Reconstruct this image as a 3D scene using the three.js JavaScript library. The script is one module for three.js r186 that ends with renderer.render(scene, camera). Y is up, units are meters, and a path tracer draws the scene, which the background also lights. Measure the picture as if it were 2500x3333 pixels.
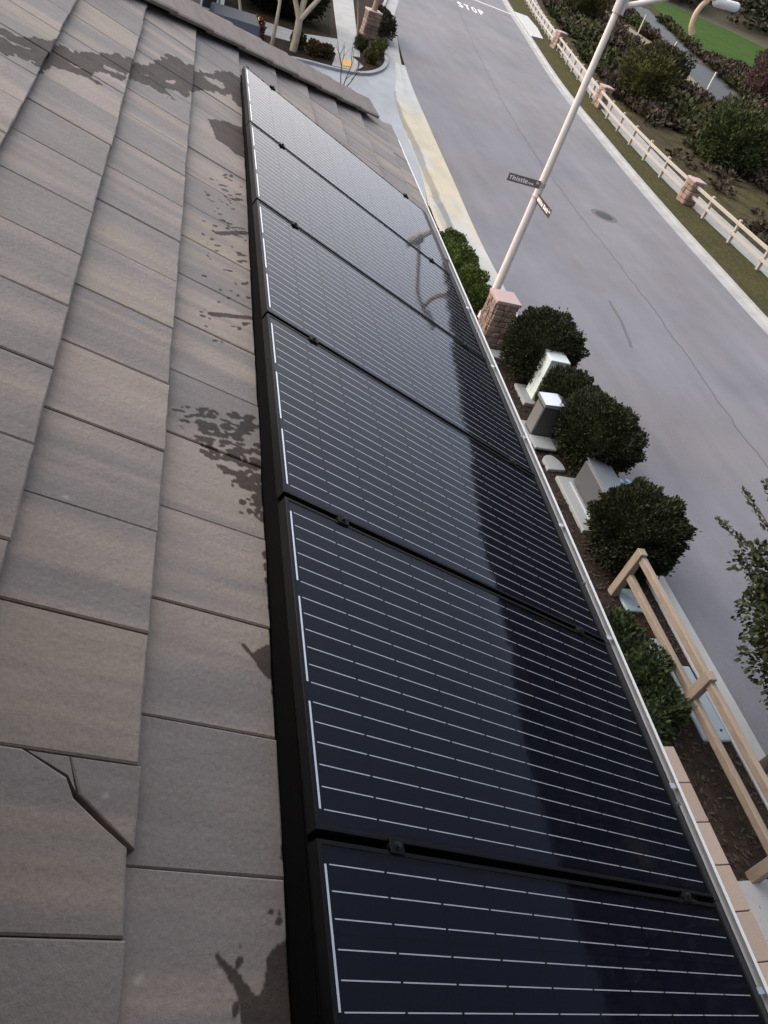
import * as THREE from 'three';
import { mergeGeometries } from 'three/addons/utils/BufferGeometryUtils.js';
import { RoundedBoxGeometry } from 'three/addons/geometries/RoundedBoxGeometry.js';
import { TextGeometry } from 'three/addons/geometries/TextGeometry.js';
import { FontLoader } from 'three/addons/loaders/FontLoader.js';

// ---------------------------------------------------------------- camera, sky, sun, exposure
const clamp = (x, a = 0, b = 1) => Math.min(b, Math.max(a, x));
const sstep = (a, b, x) => { const t = clamp((x - a) / (b - a)); return t * t * (3 - 2 * t); };
const scene = new THREE.Scene();
const camera = new THREE.PerspectiveCamera(67.505, 0.75, 0.05, 3000);
{
  const m = new THREE.Matrix4().makeBasis(
    new THREE.Vector3(0.939924, 0.29925, 0.164292),
    new THREE.Vector3(-0.107319, 0.715868, -0.689939),
    new THREE.Vector3(-0.324076, 0.630859, 0.704977));
  camera.quaternion.setFromRotationMatrix(m);
  camera.position.set(0, 8, 0);
}
const renderer = new THREE.WebGLRenderer({ antialias: true });
renderer.toneMapping = THREE.LinearToneMapping;
renderer.toneMappingExposure = 1.9;
renderer.shadowMap.enabled = true;

const SUN = new THREE.Vector3(-0.76, 0.28, -0.58).normalize();
{ // dusk sky after sunset: pale veil of cloud, brighter and warmer where the sun went down
  const w = 512, h = 256, d = new Float32Array(w * h * 4), v = new THREE.Vector3();
  for (let j = 0; j < h; j++) for (let i = 0; i < w; i++) {
    const ph = ((i + 0.5) / w - 0.5) * 2 * Math.PI, th = ((j + 0.5) / h - 0.5) * Math.PI;
    v.set(Math.cos(th) * Math.cos(ph), Math.sin(th), Math.cos(th) * Math.sin(ph));
    const west = v.dot(SUN) * 0.5 + 0.5, up = Math.max(0, v.y), low = Math.exp(-up * 4), k = 0.05 + 2.5 * Math.pow(west, 2.5), warm = sstep(0.3, 0.8, west);
    let r = k * (0.70 + 0.29 * warm), g = k * (0.86 + 0.10 * warm), b = k * (1.18 - 0.22 * warm);
    const glow = Math.pow(west, 8) * low; r += 1.2 * glow; g += 0.7 * glow; b += 0.25 * glow;
    const c = 1 + 0.05 * Math.sin(v.x * 7 + Math.sin(v.z * 5) * 1.7) * Math.cos(v.z * 6 + v.y * 9);
    const o = (j * w + i) * 4; d[o] = r * c; d[o + 1] = g * c; d[o + 2] = b * c; d[o + 3] = 1;
  }
  const t = new THREE.DataTexture(d, w, h, THREE.RGBAFormat, THREE.FloatType);
  t.mapping = THREE.EquirectangularReflectionMapping; t.magFilter = THREE.LinearFilter; t.minFilter = THREE.LinearFilter;
  t.colorSpace = THREE.LinearSRGBColorSpace; t.needsUpdate = true;
  scene.background = t; scene.environment = t;
}
const sun = new THREE.DirectionalLight(0xffd9b0, 0.5);
sun.position.copy(SUN).multiplyScalar(120); sun.castShadow = true; sun.shadow.radius = 45;
sun.shadow.mapSize.set(2048, 2048);
Object.assign(sun.shadow.camera, { left: -90, right: 90, top: 90, bottom: -90, near: 1, far: 400 });
scene.add(sun, sun.target);

// ---------------------------------------------------------------- helpers
const V3 = (x, y, z) => new THREE.Vector3(x, y, z);
let seed = 12345;
const srand = (s) => { seed = s >>> 0; };
const rnd = () => { seed = (seed + 0x6D2B79F5) >>> 0; let t = seed; t = Math.imul(t ^ (t >>> 15), t | 1); t ^= t + Math.imul(t ^ (t >>> 7), t | 61); return ((t ^ (t >>> 14)) >>> 0) / 4294967296; };
const rr = (a, b) => a + (b - a) * rnd();
const hash2 = (x, y) => { let h = Math.imul(x, 374761393) + Math.imul(y, 668265263); h = Math.imul(h ^ (h >>> 13), 1274126177); return ((h ^ (h >>> 16)) >>> 0) / 4294967296; };
function noise(x, y) {
  const xi = Math.floor(x), yi = Math.floor(y), fx = x - xi, fy = y - yi, u = fx * fx * (3 - 2 * fx), w = fy * fy * (3 - 2 * fy);
  const a = hash2(xi, yi), b = hash2(xi + 1, yi), c = hash2(xi, yi + 1), e = hash2(xi + 1, yi + 1);
  return a + (b - a) * u + (c - a) * w + (a - b - c + e) * u * w;
}
const fbm = (x, y, o = 4) => { let s = 0, a = 0.5, n = 0; for (let i = 0; i < o; i++) { s += a * noise(x, y); n += a; a *= 0.5; x = x * 2.03 + 17.1; y = y * 2.03 + 9.7; } return s / n; };
const toS = (x) => { x = clamp(x); return Math.round(255 * (x <= 0.0031308 ? 12.92 * x : 1.055 * Math.pow(x, 1 / 2.4) - 0.055)); };
function tex(w, h, fn, srgb = true) { // fn(i, j) -> [r, g, b] linear, or a number
  const d = new Uint8Array(w * h * 4);
  for (let j = 0; j < h; j++) for (let i = 0; i < w; i++) {
    const c = fn(i, j), o = (j * w + i) * 4;
    if (typeof c === 'number') { d[o] = d[o + 1] = d[o + 2] = srgb ? toS(c) : Math.round(255 * clamp(c)); } else for (let k = 0; k < 3; k++) d[o + k] = srgb ? toS(c[k]) : Math.round(255 * clamp(c[k]));
    d[o + 3] = 255;
  }
  const t = new THREE.DataTexture(d, w, h, THREE.RGBAFormat);
  t.wrapS = t.wrapT = THREE.RepeatWrapping; t.magFilter = THREE.LinearFilter; t.minFilter = THREE.LinearMipmapLinearFilter; t.generateMipmaps = true;
  if (srgb) t.colorSpace = THREE.SRGBColorSpace;
  t.needsUpdate = true; return t;
}
const taken = new Map();
function numbered(n) { const k = taken.get(n) ?? 0; taken.set(n, k + 1); return k ? `${n}_${String(k).padStart(3, '0')}` : n; }
function shade(o) { o.castShadow = o.receiveShadow = true; return o; }
function mesh(name, geo, mat, parent) { const m = shade(new THREE.Mesh(Array.isArray(geo) ? (geo.length > 1 ? mergeGeometries(geo.map(plain)) : geo[0]) : geo, mat)); m.name = name; parent?.add(m); return m; }
function plain(g) { const q = g.index ? g.toNonIndexed() : g; for (const k of Object.keys(q.attributes)) if (!['position', 'normal', 'uv', 'color'].includes(k)) q.deleteAttribute(k); return q; }
function tag(o, label, category, group) { o.userData.label = label; o.userData.category = category; if (group) o.userData.group = group; return o; }
function thing(name, label, category, pos = [0, 0, 0], turn = 0, group) { const g = new THREE.Group(); g.name = numbered(name); g.position.set(...pos); g.rotation.y = turn; tag(g, label, category, group); scene.add(g); return g; }
function single(name, geo, mat, label, category, group) { const m = mesh(numbered(name), geo, mat, scene); tag(m, label, category, group); return m; }
function struct(name, geo, mat) { const m = mesh(name, geo, mat, scene); m.userData.kind = 'structure'; return m; }
const std = (c, rough = 0.9, o = {}) => { const m = new THREE.MeshStandardMaterial({ roughness: rough, ...o }); if (Array.isArray(c)) m.color.setRGB(...c); else m.color.set(c); return m; };
const phys = (c, rough, spec, o = {}) => { const m = new THREE.MeshPhysicalMaterial({ roughness: rough, specularIntensity: spec, ...o }); m.color.setRGB(...c); return m; };
const box = (w, h, d, x = 0, y = 0, z = 0) => new THREE.BoxGeometry(w, h, d).translate(x, y, z);
const rbox = (w, h, d, r, x = 0, y = 0, z = 0) => new RoundedBoxGeometry(w, h, d, 2, r).translate(x, y, z);
const cyl = (a, b, h, n, x = 0, y = 0, z = 0) => new THREE.CylinderGeometry(a, b, h, n).translate(x, y, z);
function tube(pts, r0, r1 = r0, n = 8, seg = 10) {
  const c = new THREE.CatmullRomCurve3(pts.map((p) => p.isVector3 ? p : V3(...p))), g = new THREE.TubeGeometry(c, seg, 1, n, false);
  const p = g.attributes.position, q = V3();
  for (let i = 0; i <= seg; i++) { const ctr = c.getPointAt(i / seg), r = r0 + (r1 - r0) * i / seg; for (let j = 0; j <= n; j++) { const k = i * (n + 1) + j; q.fromBufferAttribute(p, k).sub(ctr).multiplyScalar(r).add(ctr); p.setXYZ(k, q.x, q.y, q.z); } }
  return g;
}
function raw(pos, uv) { const g = new THREE.BufferGeometry(); g.setAttribute('position', new THREE.Float32BufferAttribute(pos, 3)); if (uv) g.setAttribute('uv', new THREE.Float32BufferAttribute(uv, 2)); g.computeVertexNormals(); return g; }
function sheet(pts, y) { // flat polygon [x, z] at height y, uv in metres
  const s = new THREE.Shape(pts.map(([x, z]) => new THREE.Vector2(x, -z))), g = new THREE.ShapeGeometry(s);
  g.rotateX(-Math.PI / 2); g.translate(0, y, 0);
  const p = g.attributes.position, uv = g.attributes.uv; for (let i = 0; i < p.count; i++) uv.setXY(i, p.getX(i), p.getZ(i));
  return g;
}
function slab(pts, y0, y1) { const s = new THREE.Shape(pts.map(([x, z]) => new THREE.Vector2(x, -z))); return new THREE.ExtrudeGeometry(s, { depth: y1 - y0, bevelEnabled: true, bevelSize: 0.008, bevelThickness: 0.008, bevelSegments: 1 }).rotateX(-Math.PI / 2).translate(0, y0, 0); }
function dense(line, step) { const c = new THREE.CatmullRomCurve3(line.map(([x, z]) => V3(x, 0, z)), false, 'centripetal'); const n = Math.max(2, Math.round(c.getLength() / step)); return c.getSpacedPoints(n).map((p) => [p.x, p.z]); }
function sweep(line, profile) { // profile [[offset to the right of travel, y]...] swept along a line of [x, z]
  const pos = [], uv = [], n = line.length; let run = 0; const rows = [];
  for (let i = 0; i < n; i++) {
    const a = line[Math.max(0, i - 1)], b = line[Math.min(n - 1, i + 1)], dx = b[0] - a[0], dz = b[1] - a[1], l = Math.hypot(dx, dz) || 1, rx = -dz / l, rz = dx / l;
    if (i) run += Math.hypot(line[i][0] - line[i - 1][0], line[i][1] - line[i - 1][1]);
    rows.push({ p: profile.map(([o, y]) => [line[i][0] + rx * o, y, line[i][1] + rz * o]), run });
  }
  for (let i = 0; i + 1 < n; i++) for (let j = 0; j + 1 < profile.length; j++) {
    const A = rows[i].p[j], B = rows[i + 1].p[j], C = rows[i + 1].p[j + 1], D = rows[i].p[j + 1];
    pos.push(...A, ...D, ...C, ...A, ...C, ...B);
    const u0 = rows[i].run, u1 = rows[i + 1].run, v0 = profile[j][0], v1 = profile[j + 1][0];
    uv.push(u0, v0, u0, v1, u1, v1, u0, v0, u1, v1, u1, v0);
  }
  return raw(pos, uv);
}
const offset = (line, o) => line.map((p, i) => { const a = line[Math.max(0, i - 1)], b = line[Math.min(line.length - 1, i + 1)], dx = b[0] - a[0], dz = b[1] - a[1], l = Math.hypot(dx, dz); return [p[0] - dz / l * o, p[1] + dx / l * o]; });

// ---------------------------------------------------------------- materials
const grain = tex(256, 256, (i, j) => 0.5 + 0.35 * (hash2(i, j) - 0.5) + 0.5 * (noise(i / 6, j / 6) - 0.5), false);
const withRepeat = (t, x, y = x) => { const c = t.clone(); c.repeat.set(x, y); c.needsUpdate = true; return c; };
const asphaltMap = tex(1024, 1024, (i, j) => { // 16 m a side
  const x = i / 64, y = j / 64, wr = (s) => { const a = fbm(x * s, y * s, 4); const fx = sstep(12, 16, x), fy = sstep(12, 16, y); const b = fbm((x - 16) * s, y * s, 4), c = fbm(x * s, (y - 16) * s, 4), d = fbm((x - 16) * s, (y - 16) * s, 4); return (a * (1 - fx) + b * fx) * (1 - fy) + (c * (1 - fx) + d * fx) * fy; };
  const st = (a) => { const f0 = fbm(x * 1.7 + a, y * 0.16, 4), f1 = fbm((x - 16) * 1.7 + a, y * 0.16, 4), g0 = fbm(x * 1.7 + a, (y - 16) * 0.16, 4), g1 = fbm((x - 16) * 1.7 + a, (y - 16) * 0.16, 4), fx = sstep(12, 16, x), fy = sstep(9, 16, y); return (f0 * (1 - fx) + f1 * fx) * (1 - fy) + (g0 * (1 - fx) + g1 * fx) * fy; };
  const k = 0.66 + 0.34 * st(3) + 0.30 * wr(0.45) + 0.16 * (hash2(i, j) - 0.5) + 0.10 * wr(3), t = 0.022 * (wr(0.3) - 0.5);
  return [0.152 * k + t, 0.148 * k, 0.162 * k - t];
});
const asphaltMat = std(0xffffff, 0.86, { map: withRepeat(asphaltMap, 1 / 16), bumpMap: withRepeat(grain, 1 / 0.9), bumpScale: 0.003 });
const concreteMap = tex(512, 512, (i, j) => { const k = 0.78 + 0.3 * fbm(i / 70, j / 70, 4) + 0.12 * (hash2(i, j) - 0.5); return [0.33 * k, 0.33 * k, 0.325 * k]; });
const concreteMat = std(0xffffff, 0.85, { map: withRepeat(concreteMap, 0.35), bumpMap: withRepeat(grain, 1), bumpScale: 0.002 });
const padMat = std([0.25, 0.265, 0.265], 0.9, { bumpMap: withRepeat(grain, 2), bumpScale: 0.002 });
const soilMap = tex(512, 512, (i, j) => { const k = 0.55 + 0.9 * fbm(i / 22, j / 22, 4) * (0.6 + 0.8 * hash2(i >> 1, j >> 1)); return [0.034 * k, 0.025 * k, 0.019 * k]; });
const soilMat = phys([1, 1, 1], 1, 0.12, { map: withRepeat(soilMap, 0.4), bumpMap: withRepeat(grain, 1.3), bumpScale: 0.02 });
const vergeMap = tex(512, 512, (i, j) => { const a = fbm(i / 60, j / 60, 4), k = 0.5 + 0.8 * fbm(i / 9, j / 9, 3); return [(0.060 + 0.03 * a) * k, (0.062 + 0.015 * a) * k, 0.030 * k]; });
const vergeMat = phys([1, 1, 1], 1, 0.12, { map: withRepeat(vergeMap, 0.2), bumpMap: withRepeat(grain, 1), bumpScale: 0.04 });
const scrubMap = tex(512, 512, (i, j) => { const a = fbm(i / 80, j / 80, 5), k = 0.45 + 1.0 * fbm(i / 14 + 50, j / 14, 4); return [(0.052 + 0.02 * a) * k, (0.042 + 0.024 * a) * k, (0.028) * k]; });
const scrubGround = phys([1, 1, 1], 1, 0.12, { map: withRepeat(scrubMap, 0.05), bumpMap: withRepeat(grain, 0.2), bumpScale: 0.1 });
const turfMap = tex(256, 256, (i, j) => { const k = 0.75 + 0.5 * fbm(i / 30, j / 30, 4); return [0.036 * k, 0.075 * k, 0.013 * k]; });
const turfMat = phys([1, 1, 1], 1, 0.12, { map: withRepeat(turfMap, 0.08) });
const trailMat = phys([1, 1, 1], 1, 0.12, { map: withRepeat(tex(256, 256, (i, j) => { const k = 0.7 + 0.6 * fbm(i / 24, j / 24, 4); return [0.20 * k, 0.185 * k, 0.12 * k]; }), 0.1) });
const woodMap = tex(256, 512, (i, j) => { const g = fbm(i / 10, j / 70, 4), p = fbm(i / 40 + 9, j / 50, 3); const k = 0.7 + 0.55 * g; return [(0.25 + 0.05 * p) * k, (0.207 + 0.03 * p) * k, 0.17 * k]; });
const railWood = std(0xffffff, 0.85, { map: woodMap, bumpMap: woodMap, bumpScale: 0.004 });
const whitewood = std([0.37, 0.33, 0.275], 0.85);
const poleMat = std(0xffffff, 0.75, { map: tex(128, 512, (i, j) => { const k = 0.88 + 0.12 * fbm(i / 12, j / 12, 3) + 0.1 * (hash2(i, j) - 0.5); return [0.72 * k, 0.655 * k, 0.60 * k]; }) });
const blackMetal = std([0.012, 0.012, 0.014], 0.38, { metalness: 0 });
const alu = std([0.55, 0.56, 0.58], 0.35, { metalness: 1 });
const barkPale = std(0xffffff, 0.95, { map: tex(128, 256, (i, j) => { const k = 0.6 + 0.7 * fbm(i / 14, j / 22, 4); return [0.50 * k, 0.42 * k, 0.30 * k]; }) });
const barkDark = std(0xffffff, 0.95, { map: tex(128, 256, (i, j) => { const k = 0.5 + 0.9 * fbm(i / 10, j / 40, 4); return [0.075 * k, 0.06 * k, 0.055 * k]; }) });
const leafMat = new THREE.MeshPhysicalMaterial({ color: 0xffffff, roughness: 0.75, specularIntensity: 0.35, vertexColors: true, side: THREE.DoubleSide });


// foliage: leaf-sized folded quads with their own tint
function leaves(n, place, size, tint, long = 1.7) {
  const pos = [], col = [], p = V3(), d = V3(), s = V3(), q = V3();
  for (let i = 0; i < n; i++) {
    place(p, d); const l = size * rr(0.6, 1.3), w = l / long / 2;
    s.set(rr(-1, 1), rr(-1, 1), rr(-1, 1)).cross(d).normalize().multiplyScalar(w); q.copy(d).multiplyScalar(l);
    const c = tint(p);
    const m = [p.x + q.x * 0.5, p.y + q.y * 0.5, p.z + q.z * 0.5], tip = [p.x + q.x, p.y + q.y, p.z + q.z];
    pos.push(p.x, p.y, p.z, m[0] + s.x, m[1] + s.y, m[2] + s.z, ...tip, p.x, p.y, p.z, ...tip, m[0] - s.x, m[1] - s.y, m[2] - s.z);
    for (let k = 0; k < 6; k++) col.push(...c);
  }
  const g = raw(pos); g.setAttribute('color', new THREE.Float32BufferAttribute(col, 3)); return g;
}
const tinter = (r, g, b, v = 0.4) => () => { const k = 1 + rr(-v, v), h = rr(-0.15, 0.2); return [r * k * (1 + h), g * k, b * k * (1 - h)]; };
function lumpy(r, lump, sc, sd) { const g = new THREE.IcosahedronGeometry(1, 4), p = g.attributes.position, v = V3(); for (let i = 0; i < p.count; i++) { v.fromBufferAttribute(p, i); const k = r * (1 - lump + 2 * lump * fbm(v.x * sc + sd + 3 * v.z, v.y * sc + sd - 2 * v.z, 3)); p.setXYZ(i, v.x * k, v.y * k, v.z * k); } g.computeVertexNormals(); return g; }
function shrub(name, label, [x, y, z], R, opt = {}) {
  const { flat = 0.95, n = 6500, size = 0.062, c = [0.025, 0.030, 0.013], lump = 0.16, sx = 1, sz = 1, group, up = 0.8, cat = 'shrub' } = opt;
  const g = thing(name, label, cat, [x, y, z], 0, group); srand(Math.round(x * 100 + z * 37) + 777);
  const sd = rr(0, 50), sq = (v) => 0.9 / Math.pow(Math.abs(v.x) ** 3.2 + Math.abs(v.y) ** 3.2 + Math.abs(v.z) ** 3.2, 1 / 3.2), rad = (v) => R * sq(v) * (1 - lump + 2 * lump * fbm(v.x * 2.2 + sd + 3 * v.z, v.y * 2.2 + sd - 2 * v.z, 3)) * (0.93 + 0.14 * noise(v.x * 9 + sd + v.z * 5, v.y * 9 - v.z * 7));
  const H = R * flat; const v = V3();
  const core = lumpy(R * 0.74, lump, 2.2, sd).scale(sx, flat, sz).translate(0, H, 0); mesh('inner_foliage', core, phys([c[0], c[1], c[2]], 1, 0.1), g);
  mesh('foliage', leaves(n, (p, d) => {
    v.set(rr(-1, 1), rr(-1, 1), rr(-1, 1)); while (v.lengthSq() > 1 || v.lengthSq() < 0.01) v.set(rr(-1, 1), rr(-1, 1), rr(-1, 1)); v.normalize();
    const k = rad(v) * (0.70 + 0.30 * Math.pow(rnd(), 0.45)) * (rnd() < 0.06 ? rr(1, 1.12) : 1); p.set(v.x * k * sx, v.y * k * flat + H, v.z * k * sz);
    d.copy(v).addScaledVector(V3(rr(-1, 1), rr(-1, 1) + up, rr(-1, 1)), 0.7).normalize(); if (p.y < 0.02) p.y = 0.02 + rr(0, 0.1);
  }, size, tinter(...c)), leafMat, g);
  mesh('stem', cyl(0.04, 0.06, H, 7, 0, H / 2, 0), barkDark, g);
  return g;
}

// ---------------------------------------------------------------- the setting: ground, road, kerbs, paths
struct('ground', sheet([[-900, 900], [2200, 900], [2200, -2600], [-900, -2600]], -0.12), scrubGround);
const nearEdge = dense([[9.3, 30], [9.3, 6], [9.3, -5], [9.27, -8], [9.29, -15.6], [9.4, -18.9], [9.5, -21.9], [9.83, -26.5], [10.26, -32.6], [10.85, -40], [12.3, -51.5], [14.16, -62.5], [18.5, -84], [24, -108]], 1.2);
const farEdge = dense([[19.75, 30], [19.75, 0], [19.85, -12], [19.97, -20.5], [20.25, -24.2], [20.6, -28.7], [21.25, -34.9], [21.96, -40.5], [23.3, -50.4], [26.6, -67.5], [30.5, -86.8], [37, -112]], 1.2);
struct('road', sheet([...nearEdge, ...farEdge.slice().reverse()], 0), asphaltMat);
// near rolled kerb and gutter pan (from the planting to the asphalt)
const kerbBack = dense([[8.72, 30], [8.72, -5], [8.72, -13.6], [8.4, -16], [8.12, -18.6], [8.1, -22.6], [8.6, -26.5], [8.95, -32], [9.4, -36.4], [10.15, -40], [10.7, -43.6]], 1.2);
{
  const kb = (z) => { for (let i = 0; i + 1 < kerbBack.length; i++) if (z <= kerbBack[i][1] && z >= kerbBack[i + 1][1]) { const t = (kerbBack[i][1] - z) / (kerbBack[i][1] - kerbBack[i + 1][1]); return kerbBack[i][0] + (kerbBack[i + 1][0] - kerbBack[i][0]) * t; } return kerbBack[kerbBack.length - 1][0]; };
  const pos = [], uv = [], rows = [];
  for (let z = 30; z > -43; z -= 0.8) {
    const e = nearEdge.reduce((a, b) => Math.abs(b[1] - z) < Math.abs(a[1] - z) ? b : a), e2 = nearEdge[Math.max(0, nearEdge.indexOf(e) + (e[1] > z ? 1 : -1))], t = Math.abs(e2[1] - e[1]) > 1e-3 ? (z - e[1]) / (e2[1] - e[1]) : 0;
    const xr = e[0] + (e2[0] - e[0]) * t, xl = kb(z), lip = 0.13 - 0.1 * sstep(23, 24.6, -z) - 0.012 * sstep(36, 37, -z);
    rows.push([[xl - 0.03, -0.05, z], [xl - 0.03, lip, z], [xl + 0.12, lip, z], [xl + (xr - xl) * 0.42, 0.03, z], [xr - 0.25, 0.012, z], [xr, 0.018, z], [xr + 0.01, -0.03, z]]);
  }
  for (let i = 0; i + 1 < rows.length; i++) for (let j = 0; j + 1 < rows[0].length; j++) { const A = rows[i][j], B = rows[i + 1][j], C = rows[i + 1][j + 1], D = rows[i][j + 1]; pos.push(...A, ...D, ...C, ...A, ...C, ...B); for (const q of [A, D, C, A, C, B]) uv.push(q[0], q[2]); }
  const kerbMat = std(0xffffff, 0.82, { map: withRepeat(tex(1024, 1024, (i, j) => { // 0..12 m across, -40..8 along: water trail in the flow line, tan silt by the apron
    const x = 6 + i / 1024 * 6, z = -40 + j / 1024 * 48; let k = 0.80 + 0.3 * fbm(x * 3, z * 1.2, 4) + 0.1 * (hash2(i, j) - 0.5);
    const flow = (z > -24 ? 8.62 : 8.62 + (-24 - z) * 0.055) + 0.22 * (fbm(z * 0.4, 3.3, 3) - 0.5), wet = z < -19.5 ? sstep(0.20, 0.10, Math.abs(x - flow) + 0.12 * (fbm(x * 4, z * 2, 3) - 0.5)) : 0;
    const silt = sstep(18, 24, -z) * sstep(37, 33, -z) * sstep(0.35, 0.6, fbm(x * 0.8 + 7, z * 0.35, 3) + 0.12);
    let c = [0.40, 0.41, 0.405]; c = c.map((q, m) => q * (1 - silt) + silt * [0.45, 0.40, 0.30][m]); k *= 1 - 0.42 * wet; return c.map((q) => q * k);
  }), 1 / 6, 1 / 48), bumpMap: withRepeat(grain, 1), bumpScale: 0.002 });
  kerbMat.map.offset.set(-1, 40 / 48);
  struct('kerb', raw(pos, uv), kerbMat);
}
struct('planting_bed', sheet([[1.5, 8], [8.73, 8], [8.73, -13.6], [8.4, -16], [8.13, -18.6], [8.12, -23.4], [1.5, -23.4]], 0.11), soilMat);
struct('driveway', sheet([[-14, -23.4], [8.1, -23.4], [8.62, -26.5], [8.95, -32], [9.4, -36.4], [10.15, -40], [10.75, -43.6], [9.6, -43.6], [7.6, -38.6], [-14, -37.2]], 0.02), std(0xffffff, 0.7, { map: withRepeat(tex(512, 512, (i, j) => { const k = 0.78 + 0.4 * fbm(i / 50, j / 90, 4) + 0.1 * (hash2(i, j) - 0.5); return [0.27 * k, 0.29 * k, 0.31 * k]; }), 0.12), bumpMap: withRepeat(grain, 1), bumpScale: 0.002 }));
// neighbour's corner: kerb return, bed, lawn, walks
const kr = dense([[-14, -36.2], [0, -36.3], [4.1, -36.6], [5.5, -37.1], [6.9, -37.35], [8.16, -38.0], [9.2, -39.45], [9.97, -41.54], [10.5, -44.8], [11.1, -48.6], [12.07, -55.1], [14.0, -63.5], [18.2, -84.5], [23.6, -108]], 0.6);
struct('corner_kerb', sweep(kr, [[0.02, -0.05], [0.0, 0.13], [-0.18, 0.145], [-0.2, 0.05]]), concreteMat);
struct('corner_gutter', sweep(kr.filter((p) => p[1] < -42), [[0.0, 0.014], [0.75, 0.010], [0.76, -0.04]]), concreteMat);
struct('corner_bed', sheet([...offset(kr, -0.19), [-20, -110], [-20, -36.6]], 0.10), soilMat);
struct('path', [slab([[-14, -39.2], [3.2, -39.4], [5.75, -39.9], [7.25, -40.2], [7.65, -43.4], [5.74, -42.1], [4.49, -42.1], [-14, -42]], 0.05, 0.125)], concreteMat);
struct('pavement', [slab([[7.30, -40.2], [8.45, -40.9], [8.9, -45], [10.35, -56.8], [14.5, -80], [12.9, -80.4], [8.75, -54.5], [7.68, -43.6]], 0.05, 0.13)], std(0xffffff, 0.8, { map: withRepeat(concreteMap, 0.3) }));
struct('lawn', sheet([[-20, -43], [7.3, -43.9], [8.6, -55], [12.5, -80], [-20, -80]], 0.11), phys([0.022, 0.024, 0.012], 1, 0.1, { bumpMap: withRepeat(grain, 1), bumpScale: 0.05 }));
// far side: kerb, grass verge, walk behind the fence, field
struct('far_kerb', sweep(farEdge, [[-0.42, 0.004], [-0.02, 0.012], [0.0, 0.125], [0.17, 0.135], [0.19, 0.05]]), std(0xffffff, 0.85, { map: withRepeat(concreteMap, 0.35), color: new THREE.Color().setRGB(1.1, 1.06, 0.96) }));
const fenceLine = dense([[22.7, 6], [22.75, -12], [22.78, -25], [22.85, -30], [23.0, -35], [24.0, -44], [26.2, -55.6], [27.9, -63.8], [29.6, -71.8], [33.2, -87.7], [37.5, -104]], 0.5);
struct('grass_verge', sheet([...offset(farEdge, 0.18), ...offset(fenceLine, 0.2).reverse()], 0.10), vergeMat);
struct('far_path', sweep(fenceLine, [[0.2, 0.08], [0.21, 0.12], [1.75, 0.12], [1.76, 0.0]]), std(0xffffff, 0.85, { map: withRepeat(concreteMap, 0.3) }));
struct('field', sheet([...offset(fenceLine, 1.7), [60, -180], [500, -700], [700, -300], [300, 40], [40, 40]], 0.06), scrubGround);
const trail = dense([[43.4, -60], [45.3, -67.5], [45.6, -72], [47, -79], [49, -88], [51.2, -97], [52, -106], [53, -118], [56, -135]], 2);
struct('trail', sweep(trail, [[-1.9, 0.07], [1.9, 0.07]]), trailMat);
const ditch = dense([[43.5, -54], [46.2, -62], [49, -71.5], [52, -80], [55.4, -90], [59, -102], [63.5, -115], [69, -131], [76, -150]], 2);
struct('water', sweep(ditch, [[-2.6, 0.075], [2.6, 0.075]]), phys([0.028, 0.034, 0.034], 0.5, 0.35));
struct('turf', sheet([[66, -104], [84, -112], [110, -132], [160, -185], [330, -380], [700, -800], [560, -900], [190, -370], [112, -235], [78, -140]], 0.10), turfMat);

// road details: crack seals, manhole, paint
const seal = std([0.105, 0.102, 0.106], 0.85);
function wobble(line, w, name) { srand(99 + line.length); const pts = dense(line, 0.35).map(([x, z]) => [x + rr(-0.05, 0.05), z]); const m = mesh(name, sweep(pts, [[-w / 2, 0.006], [w / 2, 0.006]]), seal, scene.getObjectByName('road')); return m; }
wobble([[21.7, -73.7], [17.5, -49.2], [15.7, -36.1], [15.1, -27.2], [15.05, -23.3], [14.75, -17.8], [14.4, -13.6], [14.2, -6]], 0.036, 'crack_seal');
wobble([[13.2, -19.6], [13.0, -18.2], [12.7, -16.8]], 0.09, 'crack_seal');
{
  const g = thing('manhole_cover', 'round dark iron manhole cover in the asphalt beyond the lamp post', 'manhole', [16.5, 0, -27.6]);
  mesh('ring', new THREE.RingGeometry(0.38, 0.56, 40).rotateX(-Math.PI / 2).translate(0, 0.007, 0), std([0.10, 0.098, 0.1], 0.8), g);
  mesh('lid', [cyl(0.37, 0.37, 0.02, 40, 0, 0.002, 0), ...[-0.24, -0.12, 0, 0.12, 0.24].map((x) => box(0.05, 0.008, 2 * Math.sqrt(0.1 - x * x), x, 0.015, 0))], std([0.045, 0.042, 0.042], 0.6, { metalness: 0.4 }), g);
}
const font = await new FontLoader().loadAsync('fonts/droid/droid_sans_bold.typeface.json');
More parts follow.
